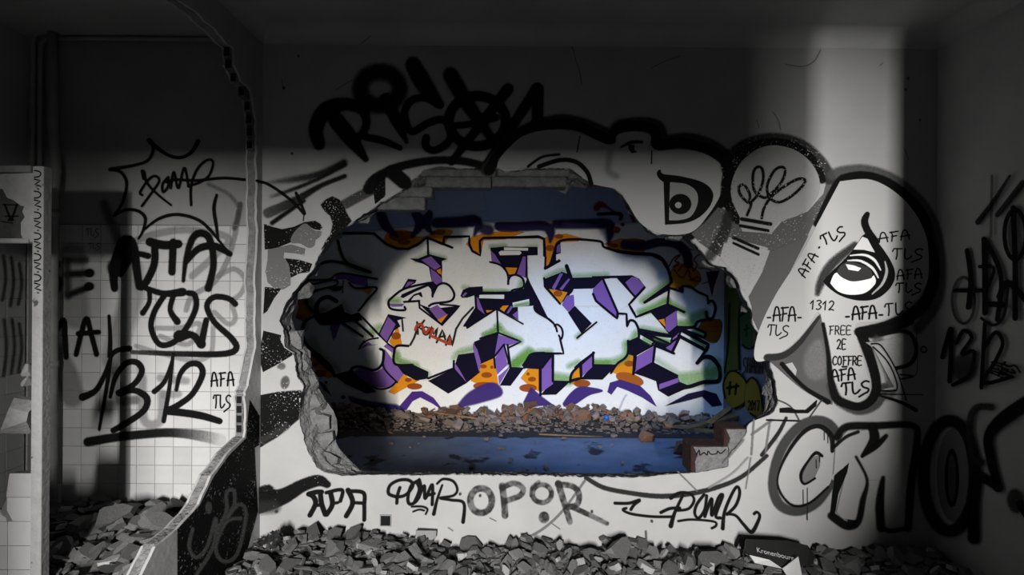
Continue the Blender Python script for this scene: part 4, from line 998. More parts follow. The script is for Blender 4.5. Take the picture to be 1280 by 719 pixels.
for pts, w_, vw, a_ in [([(320,278),(400,250),(440,215)],26,E,.5),([(480,238),(600,262)],26,E,.5),([(60,690),(140,690)],40,E,.6),([(800,552),(980,600)],20,E,.4),([(990,602),(1250,600)],22,E,.45),([(110,150),(250,140)],20,GG,.5),([(480,150),(560,145)],16,GG,.3),
    ([(420,500),(400,560)],40,GG,.5),([(40,600),(250,600)],18,GG,.5),([(660,455),(800,390),(870,400)],26,GG,.5),([(925,440),(1270,432)],26,GG,.45),
    ([(510,525),(640,440),(780,330)],50,H,.6),([(480,645),(620,590),(745,520)],46,H,.75),([(770,545),(920,640)],40,H,.75),([(1000,700),(1120,660)],80,H,.6),([(880,200),(1010,215)],60,KK,.7),
    ([(500,255),(620,280),(740,300)],50,KK,.6),([(30,590),(200,585),(340,520),(345,400)],60,KK,.6),([(390,390),(440,300)],50,KK,.6),([(1180,660),(1240,600)],120,KK,.4),([(650,560),(840,690)],40,KK,.3),
    ([(60,400),(160,340),(175,290),(240,370),(400,450)],40,J,.7),([(320,700),(420,640),(560,570),(700,560)],40,J,.55),([(890,700),(980,660)],30,J,.5),([(1140,680),(1270,670)],40,J,.6),([(970,410),(1000,380)],20,J,.5),
    ([(120,560),(150,650),(320,690)],40,I_,.5),([(780,560),(890,530)],50,I_,.5),([(700,620),(730,570)],30,I_,.4),([(1000,390),(1120,340)],30,I_,.6),([(540,260),(560,290),(690,355)],30,C,.5),([(1130,300),(1200,240)],40,C,.55),
    ([(1150,370),(1230,280),(1260,200)],0.1,C,0),([(210,370),(280,380)],44,DD,.6),([(20,300),(90,250)],36,DD,.6),([(640,140),(770,170)],0.1,DD,0),([(850,380),(950,370),(1020,350)],60,DD,.55),([(300,390),(330,420),(400,440)],40,A,.4),
    ([(100,590),(130,630),(170,650)],40,A,.4),([(620,460),(720,450)],50,LL,.4),([(880,400),(930,500)],50,LL,.4),([(500,330),(560,420)],50,LL,.4),([(1130,690),(1240,640)],60,LL,.5),([(480,650),(500,600)],30,LL,.4),([(120,180),(150,250),(240,330)],40,C,.35)]:
    if a_: m.stroke(pts, w_ * 1.2, GR, a_, 5, view=vw)
m.done()
m = fm('dark_blocks', 'dark indigo block shadows between the letters')
for pts, vw in [
 ([(255,265),(340,270),(450,225),(540,250),(630,272),(575,290),(580,350),(575,430),(582,515),(545,530),(500,620),(485,645),(470,570),(440,540),(300,600),(190,660),(165,650),(180,625),(330,560),(480,505),(450,350),(400,320),(320,295)],E),
 ([(165,590),(240,470),(325,480),(310,508)],E),([(240,685),(300,625),(370,600),(385,650),(372,650),(345,625),(300,640),(262,690)],E),
 ([(765,640),(790,580),(850,555),(985,545),(985,608),(900,632),(830,655),(780,655)],E),
 ([(105,160),(240,150),(575,152),(575,230),(470,235),(455,460),(430,430),(360,420),(290,440),(250,360),(120,300)],GG),
 ([(650,470),(820,400),(900,430),(910,460),(1290,450),(1290,490),(1110,567),(935,572),(920,600),(810,715),(640,545)],GG),
 ([(760,110),(800,105),(805,210),(755,225),(755,290),(800,295),(660,375),(700,300)],GG),
 ([(880,165),(945,100),(1115,275),(1015,375)],J),
 ([(0,285),(400,275),(470,310),(525,380),(430,492),(260,300),(110,300),(0,405)],H),([(525,545),(660,440),(780,358),(780,402)],H),([(860,405),(905,375),(910,440)],H),
 ([(580,80),(755,5),(860,60),(845,75),(850,220),(910,235),(770,300),(665,170)],KK),
 ([(470,245),(755,300),(870,240),(915,235),(880,310),(830,390),(815,490),(770,470),(650,418),(610,422),(430,522),(360,500),(362,375),(460,330)],KK),
 ([(605,345),(710,298),(825,355),(835,390),(892,412),(780,462),(730,430),(720,385),(660,362)],DD),
 ([(0,395),(50,325),(0,320)],DD),([(55,320),(80,270),(130,245),(208,246),(140,325)],DD),([(143,455),(205,383),(292,385),(220,452)],DD),([(343,377),(408,302),(525,303),(452,377)],DD),
 ([(930,190),(1045,145),(1062,170),(1030,268),(960,300),(930,250)],C),([(1058,408),(1110,316),(1178,318),(1110,408)],C),([(828,325),(850,255),(930,243),(958,340),(890,395),(800,447),(700,385)],C),
 ([(540,305),(620,303),(700,340),(698,372),(640,382),(570,345)],C),([(228,355),(320,330),(440,440),(395,447),(290,400)],C),([(450,155),(500,52),(590,70),(545,82),(560,112),(530,132),(495,195)],C),([(655,0),(720,25),(855,10),(765,105)],C),
 ([(110,245),(160,250),(215,310),(235,362),(200,330),(150,285)],C)]:
    m.fill(pts, NV, 1, .6, view=vw)
m.fill([(603,358),(602,366),(635,366),(655,361),(659,347),(675,378),(684,396),(692,406),(682,397),(671,389),(667,382),(647,383),(648,400),(621,387),(606,394),(600,399),(584,410),(580,407),(594,385),(593,369)], NV, 1, .5)
m.done()
m = fm('purple_faces', 'purple three-dimensional faces of the letters')
for pts, vw in [([(375,280),(470,245),(565,345),(510,380),(440,330)],E),([(465,365),(520,405),(580,470),(580,505),(530,530),(480,495)],E),([(190,578),(240,500),(300,497)],E),([(780,640),(812,603),(832,610),(800,647)],E),
 ([(110,185),(150,230),(215,330),(120,298)],GG),([(370,420),(430,245),(460,245),(450,455)],GG),([(720,560),(800,415),(828,415),(745,578)],GG),([(795,570),(890,460),(905,465),(820,582)],GG),([(765,205),(770,140),(795,120),(800,205)],GG),
 ([(818,88),(865,0),(938,-10),(942,98),(880,158)],J),([(10,410),(100,318),(252,640),(245,702),(40,530),(10,460)],H),([(335,345),(400,290),(450,300),(520,372),(515,400),(430,490)],H),
 ([(735,140),(845,65),(845,215),(770,280),(735,255)],KK),([(805,345),(875,285),(850,330),(800,362)],KK),([(738,440),(835,370),(862,350),(800,480)],KK),([(440,530),(625,420),(610,590),(420,690)],KK),
 ([(735,402),(830,370),(832,390),(735,427)],DD),([(145,322),(205,252),(204,400),(145,442)],DD),([(345,300),(405,250),(403,312),(345,367)],DD),
 ([(1050,155),(1162,187),(1090,212),(1030,270)],C),([(1030,278),(1085,205),(1102,297),(1045,352)],C),([(1055,402),(1110,308),(1050,362)],C),([(923,192),(945,230),(962,290),(955,342),(925,225)],C),([(823,282),(850,320),(892,392),(835,325)],C),
 ([(318,342),(360,322),(440,342),(470,322),(542,392),(500,416),(430,416)],C),([(470,320),(482,225),(576,352),(546,392)],C),([(460,150),(500,65),(537,102),(490,190)],C),([(478,212),(500,195),(532,217),(520,242)],C),
 ([(705,25),(745,5),(795,55),(750,80)],C),([(500,0),(580,0),(570,12),(520,14)],C),([(915,0),(940,25),(1005,185),(940,130),(918,60)],I_),([(325,190),(380,145),(380,240)],J),([(265,175),(310,100),(327,110),(285,172)],J),
 ([(790,110),(860,95),(1110,140),(1120,225),(960,190),(900,150),(800,150)],LL),([(745,620),(830,600),(780,719),(775,770)],LL),([(1040,210),(1120,140),(1160,170),(1210,165),(1110,180)],(320,410,7.99)),([(210,120),(260,100),(235,175)],C)]:
    m.fill(pts, PU, 1, .4, view=vw)
for pts, vw in [([(525,385),(566,365),(573,430),(545,410)],E),([(690,570),(760,580),(872,605),(810,712)],GG),([(255,355),(370,360),(345,420),(290,425)],GG),([(665,160),(720,150),(735,230)],KK),([(60,145),(130,145),(70,167)],J),([(200,130),(230,100),(285,95),(240,157)],J),([(535,240),(640,180),(570,270)],I_),([(1040,240),(1165,258),(1130,300)],LL)]:
    m.fill(pts, OR, 1, .4, view=vw)
m.ell(780, 615, 40, 28, view=GG, col=BR)
m.done()
m = fm('white_slabs', 'pale highlight slabs laid over the dark blocks')
for pts, vw in [([(955,630),(1200,628),(1200,667),(950,660)],E),([(325,70),(490,33),(492,77),(330,105)],J),([(240,155),(480,162),(478,186),(240,182)],GG),([(188,205),(210,190),(400,192),(415,210),(395,228),(200,232)],GG),([(120,310),(258,303),(425,490),(370,565),(250,640)],H),
 ([(1078,205),(1098,210),(1108,290),(1095,292)],C),([(550,295),(800,333),(785,400)],KK),([(475,290),(620,372),(600,410),(475,342)],KK),([(880,312),(910,272),(1160,405),(1142,462)],KK),([(918,245),(1010,240),(1130,290),(1120,330)],KK),([(935,572),(1105,568),(1150,690),(1200,740),(945,740)],GG),([(330,108),(490,84),(492,88),(330,112)],J)]:
    m.fill(pts, WH, 1, .4, view=vw)
for pts, w_, vw in [([(640,340),(770,375)],30,KK),([(520,350),(600,395)],26,KK),([(1000,340),(1130,430)],30,KK),([(1010,270),(1110,310)],30,KK),([(350,98),(480,70)],14,J)]: m.stroke(pts, w_, GR, .7, 3, view=vw)
m.fill([(440,60),(460,40),(465,90),(470,110)], WH, 0, view=C)
m.done()
m = fm('letter_outlines', 'dark indigo outlines of the large letters'); W = 12
OL = (0.004, 0.0025, 0.011)
for pts, w_, vw, sm in [
 ([(270,245),(430,247),(490,300),(545,322),(600,325),(650,300),(693,267),(820,318)],7,A,0),([(697,275),(700,350)],6,A,0),([(775,300),(780,265),(905,262),(905,300),(920,335),(960,357),(958,285),(975,270),(1255,265),(1278,275)],7,A,0),
 ([(0,268),(130,262),(160,275),(165,355)],7,B,0),([(165,420),(240,380),(215,385),(240,285),(430,285),(460,315),(530,335),(620,345),(720,355),(770,400),(797,490)],7,B,1),
 ([(245,270),(290,390),(410,440)],8,A,1),([(90,475),(180,392),(290,398),(410,440)],8,A,1),
 ([(45,735),(45,700),(70,665),(200,570),(420,515),(490,508)],13,E,1),([(45,719),(60,760),(120,780),(210,780),(205,750)],13,E,1),([(485,645),(490,600),(530,540),(590,512),(650,535),(695,600),(697,655),(650,695),(500,715),(450,740)],13,E,1),
 ([(280,520),(285,480),(310,440),(360,430),(420,460),(440,520),(420,560),(330,580),(280,605),(20,608)],12,GG,1),([(100,300),(200,330),(260,390),(280,450),(283,520)],11,GG,1),([(465,235),(468,450),(500,530),(600,719)],10,GG,0),([(640,460),(645,545),(800,719)],10,GG,0),
 ([(865,340),(905,455)],22,GG,0),([(650,370),(655,245),(640,240),(640,70)],11,GG,0),
 ([(150,0),(250,35),(400,60),(600,70),(700,120),(760,220),(795,320),(780,360),(525,545)],14,H,0),([(525,545),(780,402),(910,440),(905,380),(980,385),(1060,440),(1150,480),(1165,550)],14,H,0),([(770,410),(755,560)],13,H,0),([(525,395),(370,565),(440,690),(755,565),(920,640)],14,H,0),
 ([(1160,550),(1200,528),(1232,590),(1215,680),(1180,715),(1150,690),(1140,640)],16,H,1),([(1180,145),(1060,175),(1010,230),(850,230)],14,KK,1),
 ([(110,310),(255,640),(250,705),(40,530),(10,460)],13,H,0),([(250,700),(265,655),(345,660),(350,780)],13,H,0),([(260,300),(430,490)],12,H,0),
 ([(355,210),(380,165),(430,180),(465,260),(465,350),(430,400),(390,400),(362,370)],14,KK,1),([(360,375),(360,480),(330,540),(250,600),(190,690)],13,KK,1),([(630,415),(610,590),(420,695),(435,520)],14,KK,0),([(640,420),(820,495)],14,KK,0),([(610,595),(850,719)],14,KK,0),
 ([(870,320),(1140,465),(1160,405),(910,272)],20,KK,0),([(800,485),(880,320)],16,KK,0),([(1140,460),(1045,590),(1120,522),(1200,550),(1278,640)],14,KK,0),([(925,295),(960,265),(1000,270),(1035,320),(1032,382),(960,390),(890,412),(840,420)],11,DD,1),
 ([(550,300),(800,333),(785,400),(550,300)],12,KK,0),([(465,285),(620,375),(600,412)],12,KK,0),([(920,245),(1010,235),(1135,290),(1120,335),(920,262)],16,KK,0),
 ([(540,110),(560,155),(640,205),(700,240),(750,295),(770,355)],11,J,1),([(745,300),(770,285),(810,315),(827,370),(812,430),(788,395)],11,J,1),([(800,430),(835,575),(720,575),(560,570),(500,592),(430,695)],12,J,0),([(970,420),(1165,262)],10,J,0),
 ([(170,135),(180,370)],10,J,0),([(170,135),(430,280)],8,J,0),([(0,425),(180,368),(410,457),(290,515)],10,J,0),([(235,490),(140,610),(150,719)],10,J,0),([(240,485),(290,680)],10,J,0),([(275,490),(305,719)],12,J,0),([(1130,565),(1130,700)],12,J,0),([(950,715),(1010,660),(1140,565)],10,J,0),([(725,580),(725,719)],12,J,0),([(620,719),(720,590)],10,J,0),
 ([(600,210),(545,210),(530,240),(535,300),(620,305)],7,C,1),([(700,372),(826,322),(828,285)],6,C,0),([(1180,318),(1210,255),(1278,245)],7,C,1),([(1258,320),(1258,430)],7,C,0),
 ([(350,50),(355,120),(580,290)],11,I_,0),([(580,290),(755,100),(560,85)],10,I_,0),([(800,300),(920,120),(915,0)],10,I_,0),([(830,320),(1115,135)],10,I_,0),([(180,235),(190,350)],9,I_,0),([(200,60),(350,50)],12,I_,0),
 ([(343,300),(345,370),(292,385)],8,DD,0),([(205,250),(204,385)],7,DD,0),([(142,322),(142,455)],7,DD,0),([(290,390),(300,345),(345,300),(408,245)],7,DD,1),([(612,255),(606,350)],7,DD,0),([(585,0),(620,65)],0.1,DD,0)]:
    m.stroke(pts, w_ * 1.75, OL, 1, .5, smooth=bool(sm), view=vw)
for pts, w_, vw in [([(130,60),(82,90),(72,150),(100,210),(160,262),(212,312),(232,362)],14,C),([(310,345),(322,320),(360,314),(430,330),(468,302),(478,240),(460,225)],13,C),([(490,160),(720,155),(790,110),(870,92),(1040,120),(1210,150)],18,LL),([(560,205),(780,160),(800,210),(570,262),(555,200)],16,LL),
 ([(490,312),(700,240),(860,232)],20,LL),([(490,312),(525,420),(590,482)],20,LL),([(805,372),(720,330),(640,362),(600,440),(622,510)],40,LL),([(850,580),(1065,725)],24,LL),([(960,540),(1165,725)],24,LL),([(1030,500),(1240,719)],20,LL),([(930,190),(1000,242),(1205,238),(1110,360),(1025,470)],20,LL),([(872,170),(865,290)],10,LL),
 ([(460,719),(480,600),(540,540),(600,520)],24,LL),([(590,520),(640,590),(720,600),(840,590)],24,LL),([(360,210),(400,180),(450,170)],8,C),([(380,185),(355,225)],8,C),([(450,150),(500,200),(535,225)],7,C),([(540,390),(500,420),(430,418),(320,345)],9,C),([(475,235),(480,320),(545,392)],8,C)]:
    m.stroke(pts, w_, OL, 1, .6, view=vw)
m.fill([(590,500),(700,490),(860,400),(880,480),(950,512),(1020,488),(1065,560),(900,580),(700,602),(620,570)], OL, view=LL)
m.fill([(440,150),(495,155),(560,190),(545,250),(500,200)], OL, view=LL); m.fill([(700,235),(860,225),(850,262),(780,270)], OL, view=LL)
m.done()
m = fm('name_lettering', 'small black name KOMAN struck through with red on the pale letter'); BK = rgb(40, 40, 28)
for pts in [[(330,262),(338,380)],[(402,245),(350,315),(395,345)],[(330,330),(300,420),(262,490)],[(455,420),(475,305),(495,385),(535,315),(515,405)],[(525,465),(585,340),(612,435)],[(555,410),(608,402)],[(618,490),(656,388),(680,500),(720,330),(785,225),(890,115)]]:
    m.stroke(pts, 20, BK, 1, .5, smooth=False, view=I_)
m.ring(418, 350, 32, 40, 14, view=I_, col=BK, soft=.5)
m.stroke([(312,340),(335,290),(375,285),(395,340),(420,368),(455,322)], 26, RD, 1, .6, view=I_).stroke([(488,330),(462,395),(550,435),(630,470),(662,488),(655,425)], 26, RD, 1, .6, smooth=False, view=I_)
m.done()
m = fm('red_tags', 'dark red scribbled tags at the upper right', 'spray'); R2 = rgb(130, 26, 24)
m.stroke([(580,520),(600,500),(640,520),(700,560)], [30,34,12,8], R2, .85, 1.5, view=V9).stroke([(735,505),(750,545),(768,585)], 16, R2, .95, 1, view=V9).stroke([(590,550),(700,548),(700,575)], 16, rgb(16,12,24), .95, 1, view=V9)
m.ell(682, 628, 18, 14, view=V9, col=BR).ell(712, 602, 9, 7, view=V9, col=R2)
m.stroke([(770,180),(820,100),(880,70),(830,130),(870,150),(820,190)], 14, R2, .9, .8, view=H)
m.stroke([(860,230),(930,160),(960,200),(1000,150),(1010,230),(1050,170),(1020,120),(1060,70),(1100,60)], 14, R2, .85, .8, view=H).stroke([(820,220),(900,300),(960,220),(990,310),(1060,290),(1080,330),(980,320)], 12, R2, .85, .8, view=H)
m.stroke([(1020,20),(920,10),(880,40)], 10, R2, .8, .8, view=H).stroke([(1100,360),(1180,320),(1180,220),(1060,200)], 10, R2, .8, .8, view=H)
m.done()
# right wall of the far room
m = Mark('painted_shapes', 'green and yellow outlined graffiti on the far right wall', wall_far_right, m_far, 'plain')
GN = rgb(40, 72, 44); YE = rgb(112, 98, 28)
m.fill([(906,310),(925,305),(945,400),(940,420),(925,415),(922,395),(924,460),(908,468)], rgb(66,80,34), 1, 1.2)
m.fill([(1110,-160),(1160,-170),(1200,-60),(1200,40),(1170,60),(1140,0)], GN, 1, 1.2, view=DD)
m.fill([(1138,60),(1180,38),(1215,92),(1212,190),(1190,222),(1150,205)], GN, 1, 1, view=DD, smooth=True); m.stroke([(1140,60),(1180,36),(1216,92),(1212,192),(1190,224),(1148,205)], 8, K0, 1, .6, view=DD); m.stroke([(1160,130),(1185,120)], 6, K0, view=DD).stroke([(1172,105),(1170,160)], 6, K0, view=DD)
m.fill([(1055,400),(1082,340),(1130,345),(1172,400),(1160,490),(1112,522),(1062,470)], YE, 1, 1, view=DD, smooth=True); m.stroke([(1065,470),(1055,400),(1085,340),(1130,345),(1172,400),(1162,490),(1112,522)], 9, K0, 1, .6, view=DD)
m.fill([(1170,395),(1200,370),(1236,420),(1248,565),(1190,545),(1165,500)], YE, 1, 1, view=DD, smooth=True); m.stroke([(1170,395),(1200,368),(1236,420),(1250,565),(1190,548)], 9, K0, 1, .6, view=DD)
m.stroke([(1075,420),(1130,410)], 12, K0, view=DD).stroke([(1090,390),(1085,450)], 10, K0, view=DD).stroke([(1120,400),(1115,450)], 10, K0, view=DD)
m.stroke([(1085,0),(1080,200),(1060,340)], 8, K0, 1, .6, view=DD).stroke([(1135,20),(1130,200),(1135,330)], 8, K0, 1, .6, view=DD)
m.text('SHABA', 1150, 340, 16, 72, 6, 4, .35, DD, 0, soft=.4).text('2017', 1178, 530, 11, 48, 6, 2, .35, DD, 0, soft=.4)
m.done()

# ------------------------------------------------------------------ rubble
R = random.Random(11)
FLAT = [(rock_mesh('shard', 200 + i, 1, R.uniform(.6, .95), R.uniform(.14, .26), 'shard', 7, True)) for i in range(14)]
PALE = [(rock_mesh('shard', 230 + i, 1, R.uniform(.6, .9), R.uniform(.2, .4), 'shard_pale', 7, True)) for i in range(5)]
LUMP = [(rock_mesh('lump', 250 + i, 1, R.uniform(.7, 1), R.uniform(.5, .8), 'shard', 9)) for i in range(5)]
FFLAT = [(rock_mesh('shard', 300 + i, 1, R.uniform(.6, .95), R.uniform(.2, .4), 'far_shard', 7, True)) for i in range(8)]
FBR = [(rock_mesh('shard', 320 + i, 1, R.uniform(.6, .9), R.uniform(.3, .5), 'far_brick', 7, True)) for i in range(4)]
def interp(x, tab):
    for (a, b), (c, d) in zip(tab, tab[1:]):
        if a <= x <= c: return b + (d - b) * (x - a) / (c - a)
    return tab[0][1] if x < tab[0][0] else tab[-1][1]
# heap height at the foot of the pierced wall, from the crest line in pixels
CR_ = [(300,672),(345,664),(380,656),(410,652),(450,659),(500,667),(560,673),(620,677),(655,671),(700,668),(780,671),(830,680),(900,685),(960,690),(1280,697)]
HT = [((px - 640) / F * 2.72, max(0.008, CAMZ - (py + 13 - 359.5) / F * 2.72)) for px, py in CR_]
def h_near(x, y):
    t = max(0.0, min(1.0, (2.8 - y) / 0.5))
    return interp(x, HT) * (1 - 0.55 * t) + 0.012 * math.sin(9 * x + 5 * y)
def heap(name, x0, x1, y0, y1, hf, material, nx, ny, amp, label, cat):
    v, f = [], []; r = random.Random(8)
    for j in range(ny + 1):
        for i in range(nx + 1):
            x = x0 + (x1 - x0) * i / nx; y = y0 + (y1 - y0) * j / ny
            v.append((x, y, max(0.002, hf(x, y) - 0.03 + r.uniform(-amp, amp))))
    for j in range(ny):
        for i in range(nx): a = j * (nx + 1) + i; f.append((a, a + 1, a + nx + 2, a + nx + 1))
    o = mesh(name, v, f, material); tag(o, label, cat, kind='stuff'); return o
heap('rubble_bed', XP + 0.005, XR - 0.005, 1.3, D - 0.005, h_near, 'gravel', 170, 60, 0.006, 'dark fine rubble and grit under the shards along the pierced wall', 'rubble')
def scatter(n, xr_, yr_, hf, meshes, smin, smax, label, cat, group, tilt=0.45, lift=0.012, ybias=1.0, name='masonry_shard'):
    out = []
    for k in range(n):
        x = R.uniform(*xr_); y = yr_[0] + (yr_[1] - yr_[0]) * R.random() ** ybias
        s = smin + (smax - smin) * R.random() ** 1.8
        if x < -1.92 and y < 2.32 : y = R.uniform(2.34, 2.8)
        me = R.choice(meshes)
        o = link(name, me, None, (x, y, hf(x, y) + lift + R.uniform(0, 0.02)))
        o.rotation_euler = (R.gauss(0.25, tilt), R.gauss(0, tilt), R.uniform(0, 6.28)); o.scale = (s, s, s * R.uniform(.8, 1.2))
        tag(o, label, cat, group); out.append(o)
    return out
LN = 'flat grey masonry shard in the heap along the foot of the pierced wall'
scatter(290, (XP + 0.05, 2.3), (2.40, 2.755), h_near, FLAT, 0.05, 0.125, LN, 'rubble', 'shards below the pierced wall', 0.38)
scatter(40, (XP + 0.06, 2.3), (2.40, 2.72), h_near, PALE, 0.035, 0.075, 'small pale plaster fragment in the heap along the foot of the pierced wall', 'rubble', 'pale fragments below the pierced wall', 0.5, 0.025, name='plaster_fragment')
scatter(30, (XP + 0.06, 2.3), (2.45, 2.74), h_near, LUMP, 0.06, 0.11, 'rounded grey rubble lump in the heap along the foot of the pierced wall', 'rubble', 'lumps below the pierced wall', 0.6, name='rubble_lump')
def grit(name, n, xr_, yr_, hf, meshes, smin, smax, label, lift=0.0):
    v, f = [], []; r = random.Random(77); geo = [([w_.co.copy() for w_ in me.vertices], [tuple(p.vertices) for p in me.polygons]) for me in meshes]
    for k in range(n):
        x, y = r.uniform(*xr_), r.uniform(*yr_); s = r.uniform(smin, smax); gv, gf = r.choice(geo); b0 = len(v)
        M = Matrix.Translation((x, y, hf(x, y) + lift)) @ Matrix.Rotation(r.uniform(0, 6.28), 4, 'Z') @ Matrix.Rotation(r.gauss(.2, .4), 4, 'X') @ Matrix.Scale(s, 4)
        v += [M @ q for q in gv]; f += [tuple(b0 + i for i in q) for q in gf]
    o = mesh(name, v, f, meshes[0].materials[0].name); tag(o, label, 'rubble', kind='stuff')
grit('small_shards', 2200, (XP + 0.04, 2.33), (2.30, 2.735), h_near, FLAT + PALE[:1], 0.025, 0.085, 'countless small chips between the shards along the pierced wall')
def one(name, me, px, py, Y, s, rot, label, cat='rubble'):
    p = onY(Y, px, py); o = link(name, me, None, p); o.rotation_euler = rot; o.scale = s if isinstance(s, tuple) else (s, s, s); tag(o, label, cat); return o
one('plaster_slab', PALE[0], 532, 672, 2.74, (.11, .10, .06), (1.35, 0.1, 0.2), 'pale upright plaster slab leaning on the wall below the tag POMR')
one('masonry_slab', FLAT[3], 893, 700, 2.58, (.19, .16, .2), (.5, 0, .3), 'broad grey slab with a pale broken edge left of the crushed carton')
one('masonry_slab', FLAT[6], 774, 686, 2.62, (.2, .16, .2), (.9, .1, .9), 'largest tilted slab in the middle of the heap')
one('masonry_slab', FLAT[1], 470, 715, 2.5, (.17, .15, .2), (.55, 0, 0), 'broad slab at the bottom left of the heap')
# crumpled dark plastic near the partition
for k, (px, py, s, lab) in enumerate([(327, 690, .10, 'crumpled glossy dark plastic bag beside the partition'), (345, 698, .13, 'flattened glossy dark wrapper with shiny creases next to the bag'), (343, 674, .08, 'small glossy dark wrapper near the wall corner')]):
    bm = bmesh.new(); bmesh.ops.create_icosphere(bm, subdivisions=3, radius=1); rr = random.Random(60 + k)
    for v_ in bm.verts: v_.co *= 1 + rr.uniform(-.22, .22) + .15 * math.sin(v_.co.x * 7 + k) * math.cos(v_.co.z * 6)
    me = bpy.data.meshes.new('plastic_bag'); bm.to_mesh(me); bm.free(); me.materials.append(MATS['bag'])
    o = link('plastic_bag', me, None, onY(2.60, px, py)); o.scale = (s * .8, s * .5, s * .5); o.rotation_euler = (0, 0.3 * k, k); tag(o, lab, 'plastic bag')

# crushed cardboard carton with its printed name
bx = bpy.data.objects.new('beer_carton', None); COL.objects.link(bx)
YB = 2.56
o0 = onY(YB, 935, 700); bx.location = (o0.x, YB, max(0.02, o0.z)); tag(bx, 'crushed black cardboard drinks carton lying in the rubble', 'carton')
def rel(px, py, y): return onY(y, px, py) - bx.location
panel = [rel(931,688,YB), rel(933,674,YB+.06), rel(955,675,YB+.08), rel(985,676,YB+.08), rel(1000,680,YB+.07), rel(1012,690,YB+.02), rel(1008,706,YB-.05), rel(990,712,YB-.07), rel(978,711,YB-.07), rel(950,703,YB-.05), rel(938,694,YB-.02)]
prism('carton_side', panel, (0.0, 0.012, -0.012), 'card_black', bx)
prism('torn_flap', [rel(937,694,YB-.03), rel(962,700,YB-.05), rel(978,711,YB-.09), rel(944,704,YB-.05)], (0, 0.006, -0.004), 'card_white', bx)
prism('torn_flap', [rel(978,711,YB-.09), rel(998,696,YB-.06), rel(1003,722,YB-.10), rel(990,730,YB-.12)], (0, 0.006, -0.002), 'card_white', bx)
prism('carton_back', [rel(985,676,YB+.08), rel(1010,682,YB+.08), rel(1022,700,YB+.05), rel(1008,712,YB-.03), rel(1003,690,YB+.02)], (0, .012, -.01), 'card_black', bx)
prism('carton_end', [rel(931,688,YB), rel(933,674,YB+.06), rel(930,690,YB+.10), rel(929,700,YB+.04)], (0.006, .004, 0), 'card_black', bx)
cu = bpy.data.curves.new('lettering', 'FONT'); cu.body = 'Kronenbourg'; cu.size = 0.046; cu.extrude = 0.0004
to = bpy.data.objects.new('lettering_source', cu); COL.objects.link(to)
bpy.context.view_layer.update()
me = bpy.data.meshes.new_from_object(to.evaluated_get(bpy.context.evaluated_depsgraph_get()))
bpy.data.objects.remove(to, do_unlink=True)
me.materials.clear(); me.materials.append(MATS['card_white'])
lo = link('lettering', me, bx)
a_, b_ = rel(944.5, 690, YB - .01), rel(991, 701, YB - .045)
u = (b_ - a_).normalized(); c__ = rel(946.5, 684, YB + .012) - a_; nrm = u.cross(c__).normalized(); vv = nrm.cross(u)
wdt = max(v_.co.x for v_ in me.vertices); sc = (b_ - a_).length / wdt
M_ = Matrix((u * sc, vv * sc * 1.15, nrm * sc)).transposed().to_4x4(); M_.translation = a_ - Vector((0, 0.012, -0.006)); lo.matrix_local = M_
tag(lo, 'pale printed name on the carton')

# left room rubble
def h_left(x, y):
    return 0.17 + 0.05 * math.sin(4 * x + 1) * math.cos(3 * y) - 0.05 * max(0, (2.3 - y)) + 0.015 * math.sin(13 * x + 7 * y)
heap('rubble_bed', XS + 0.01, XL - 0.01, 2.23, DT - 0.02, h_left, 'gravel', 60, 36, 0.012, 'dark fine rubble under the shards along the tiled wall', 'rubble')
heap('rubble_bed', -2.02, XL - 0.01, 1.5, 2.229, h_left, 'gravel', 30, 36, 0.012, 'dark fine rubble under the shards beside the stall upright', 'rubble')
scatter(210, (XS + 0.1, XL - 0.06), (1.95, DT - 0.06), h_left, FLAT, 0.06, 0.19, 'flat grey masonry shard in the pile of the left room', 'rubble', 'shards in the left room', 0.35, name='concrete_shard')
scatter(26, (XS + 0.3, XL - 0.08), (2.0, DT - 0.08), h_left, PALE, 0.05, 0.12, 'small pale plaster fragment in the pile of the left room', 'rubble', 'pale fragments in the left room', 0.4, 0.02, name='plaster_fragment')
one('masonry_slab', FLAT[8], 150, 640, 2.62, (.17, .15, .2), (.7, .1, .5), 'broad grey slab leaning at the top of the left room pile')
one('masonry_slab', FLAT[10], 195, 650, 2.50, (.19, .13, .2), (.45, .25, .2), 'long slab with a pale broken edge on the left room pile')

grit('small_shards', 750, (XS + 0.06, XL - 0.05), (2.27, DT - 0.05), h_left, FLAT, 0.03, 0.07, 'countless small chips between the shards along the tiled wall')
grit('small_shards', 200, (-1.98, XL - 0.05), (1.95, 2.26), h_left, FLAT, 0.03, 0.07, 'countless small chips between the shards beside the stall upright')
# far room rubble
def h_far(x, y):
    t = max(0, min(1, (y - 5.05) / 0.5)); return 0.11 * t * (0.75 + 0.3 * math.sin(2.3 * x) + 0.15 * math.sin(7 * x)) * (1.0 if x < 1.0 else 0.6)
heap('rubble_bed', -2.6, XRR - 0.02, 4.85, DR - 0.02, h_far, 'far_gravel', 160, 30, 0.014, 'dark grit along the foot of the graffiti wall', 'rubble')
scatter(200, (-2.1, 2.2), (5.12, 5.56), h_far, FFLAT, 0.05, 0.16, 'broken grey fragment in the debris below the colourful graffiti', 'rubble', 'grey debris below the graffiti wall', 0.5, 0.02, .7, name='debris_fragment')
scatter(60, (-1.0, 1.4), (5.25, 5.56), h_far, FBR, 0.05, 0.15, 'brown brick fragment in the debris below the colourful graffiti', 'rubble', 'brown debris below the graffiti wall', 0.5, 0.025, .7, name='brick_fragment')
scatter(34, (-1.6, 2.1), (3.6, 5.1), lambda x, y: 0, FFLAT, 0.02, 0.09, 'small dark chip lying on the blue lit floor of the far room', 'rubble', 'chips on the far floor', 0.15, 0.008, name='stone_chip')
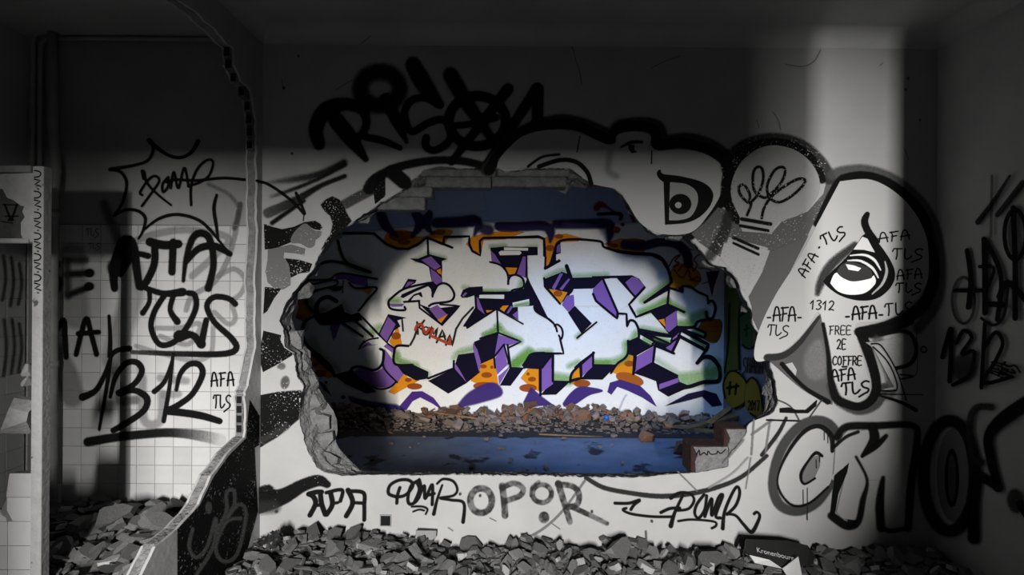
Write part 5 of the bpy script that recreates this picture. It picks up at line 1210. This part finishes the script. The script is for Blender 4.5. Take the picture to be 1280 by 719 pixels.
grit('small_debris', 1600, (-2.3, 2.3), (5.0, 5.58), h_far, FFLAT, 0.02, 0.06, 'countless small chips in the debris below the colourful graffiti', 0.0)
def plank(px, py, Y, L, wd, th, rz, rx, label):
    p = onY(Y, px, py); v, f = box_geo(-L / 2, L / 2, -wd / 2, wd / 2, -th / 2, th / 2)
    v = [(a + (R.uniform(-.02, .02)), b * R.uniform(.8, 1.1), c) for a, b, c in v]
    o = mesh('broken_plank', v, f, 'wood'); o.location = p; o.rotation_euler = (0, rx, rz); tag(o, label, 'plank', 'planks in the far room'); return o
plank(605, 519, 5.4, .02, .07, .17, .2, .1, 'short upright wood stub against the graffiti wall')
plank(620, 523, 5.35, .42, .05, .03, .05, -.05, 'brown plank lying on the debris behind the stub')
plank(575, 520, 5.35, .6, .03, .015, -.05, .12, 'thin lath sloping across the middle debris')
plank(655, 517, 5.4, .22, .04, .012, .1, -.55, 'splintered lath sticking up from the debris')
plank(720, 545, 4.9, .7, .02, .012, -.04, .03, 'long thin stick on the floor in front of the debris')
plank(497, 546, 4.9, .25, .02, .01, -.6, .2, 'thin pale stick at the left end of the debris')
plank(890, 528, 5.2, .7, .09, .03, .3, -.15, 'dark plank leaning in the right corner pile')
plank(880, 538, 5.1, .8, .08, .03, -.2, .1, 'lower dark plank in the right corner pile')
plank(900, 520, 5.3, .5, .08, .03, .7, -.2, 'upper dark plank against the far right wall')
one('brick_lump', FBR[0], 852, 560, 4.3, (.2, .14, .3), (.2, .1, .4), 'dark red broken brick near the right end of the hole')
one('brick_lump', FBR[2], 810, 547, 4.75, (.14, .1, .25), (.4, .3, .2), 'pinkish broken brick standing on the far floor')
one('stone_lump', FFLAT[2], 838, 532, 5.2, (.2, .16, .5), (.3, .1, 1), 'pale rounded rubble lump right of the blue cap')
one('brick_lump', FBR[3], 728, 523, 5.35, (.26, .18, .35), (.5, 0, .3), 'large brown brick lump left of the blue cap')
b_ = tube('bottle_cap', [(0, 0, 0), (0, 0, .03)], [.03, .028], 'plastic_blue', None, 12); b_.location = onY(5.25, 758, 524); tag(b_, 'bright blue plastic cap on the debris', 'cap')
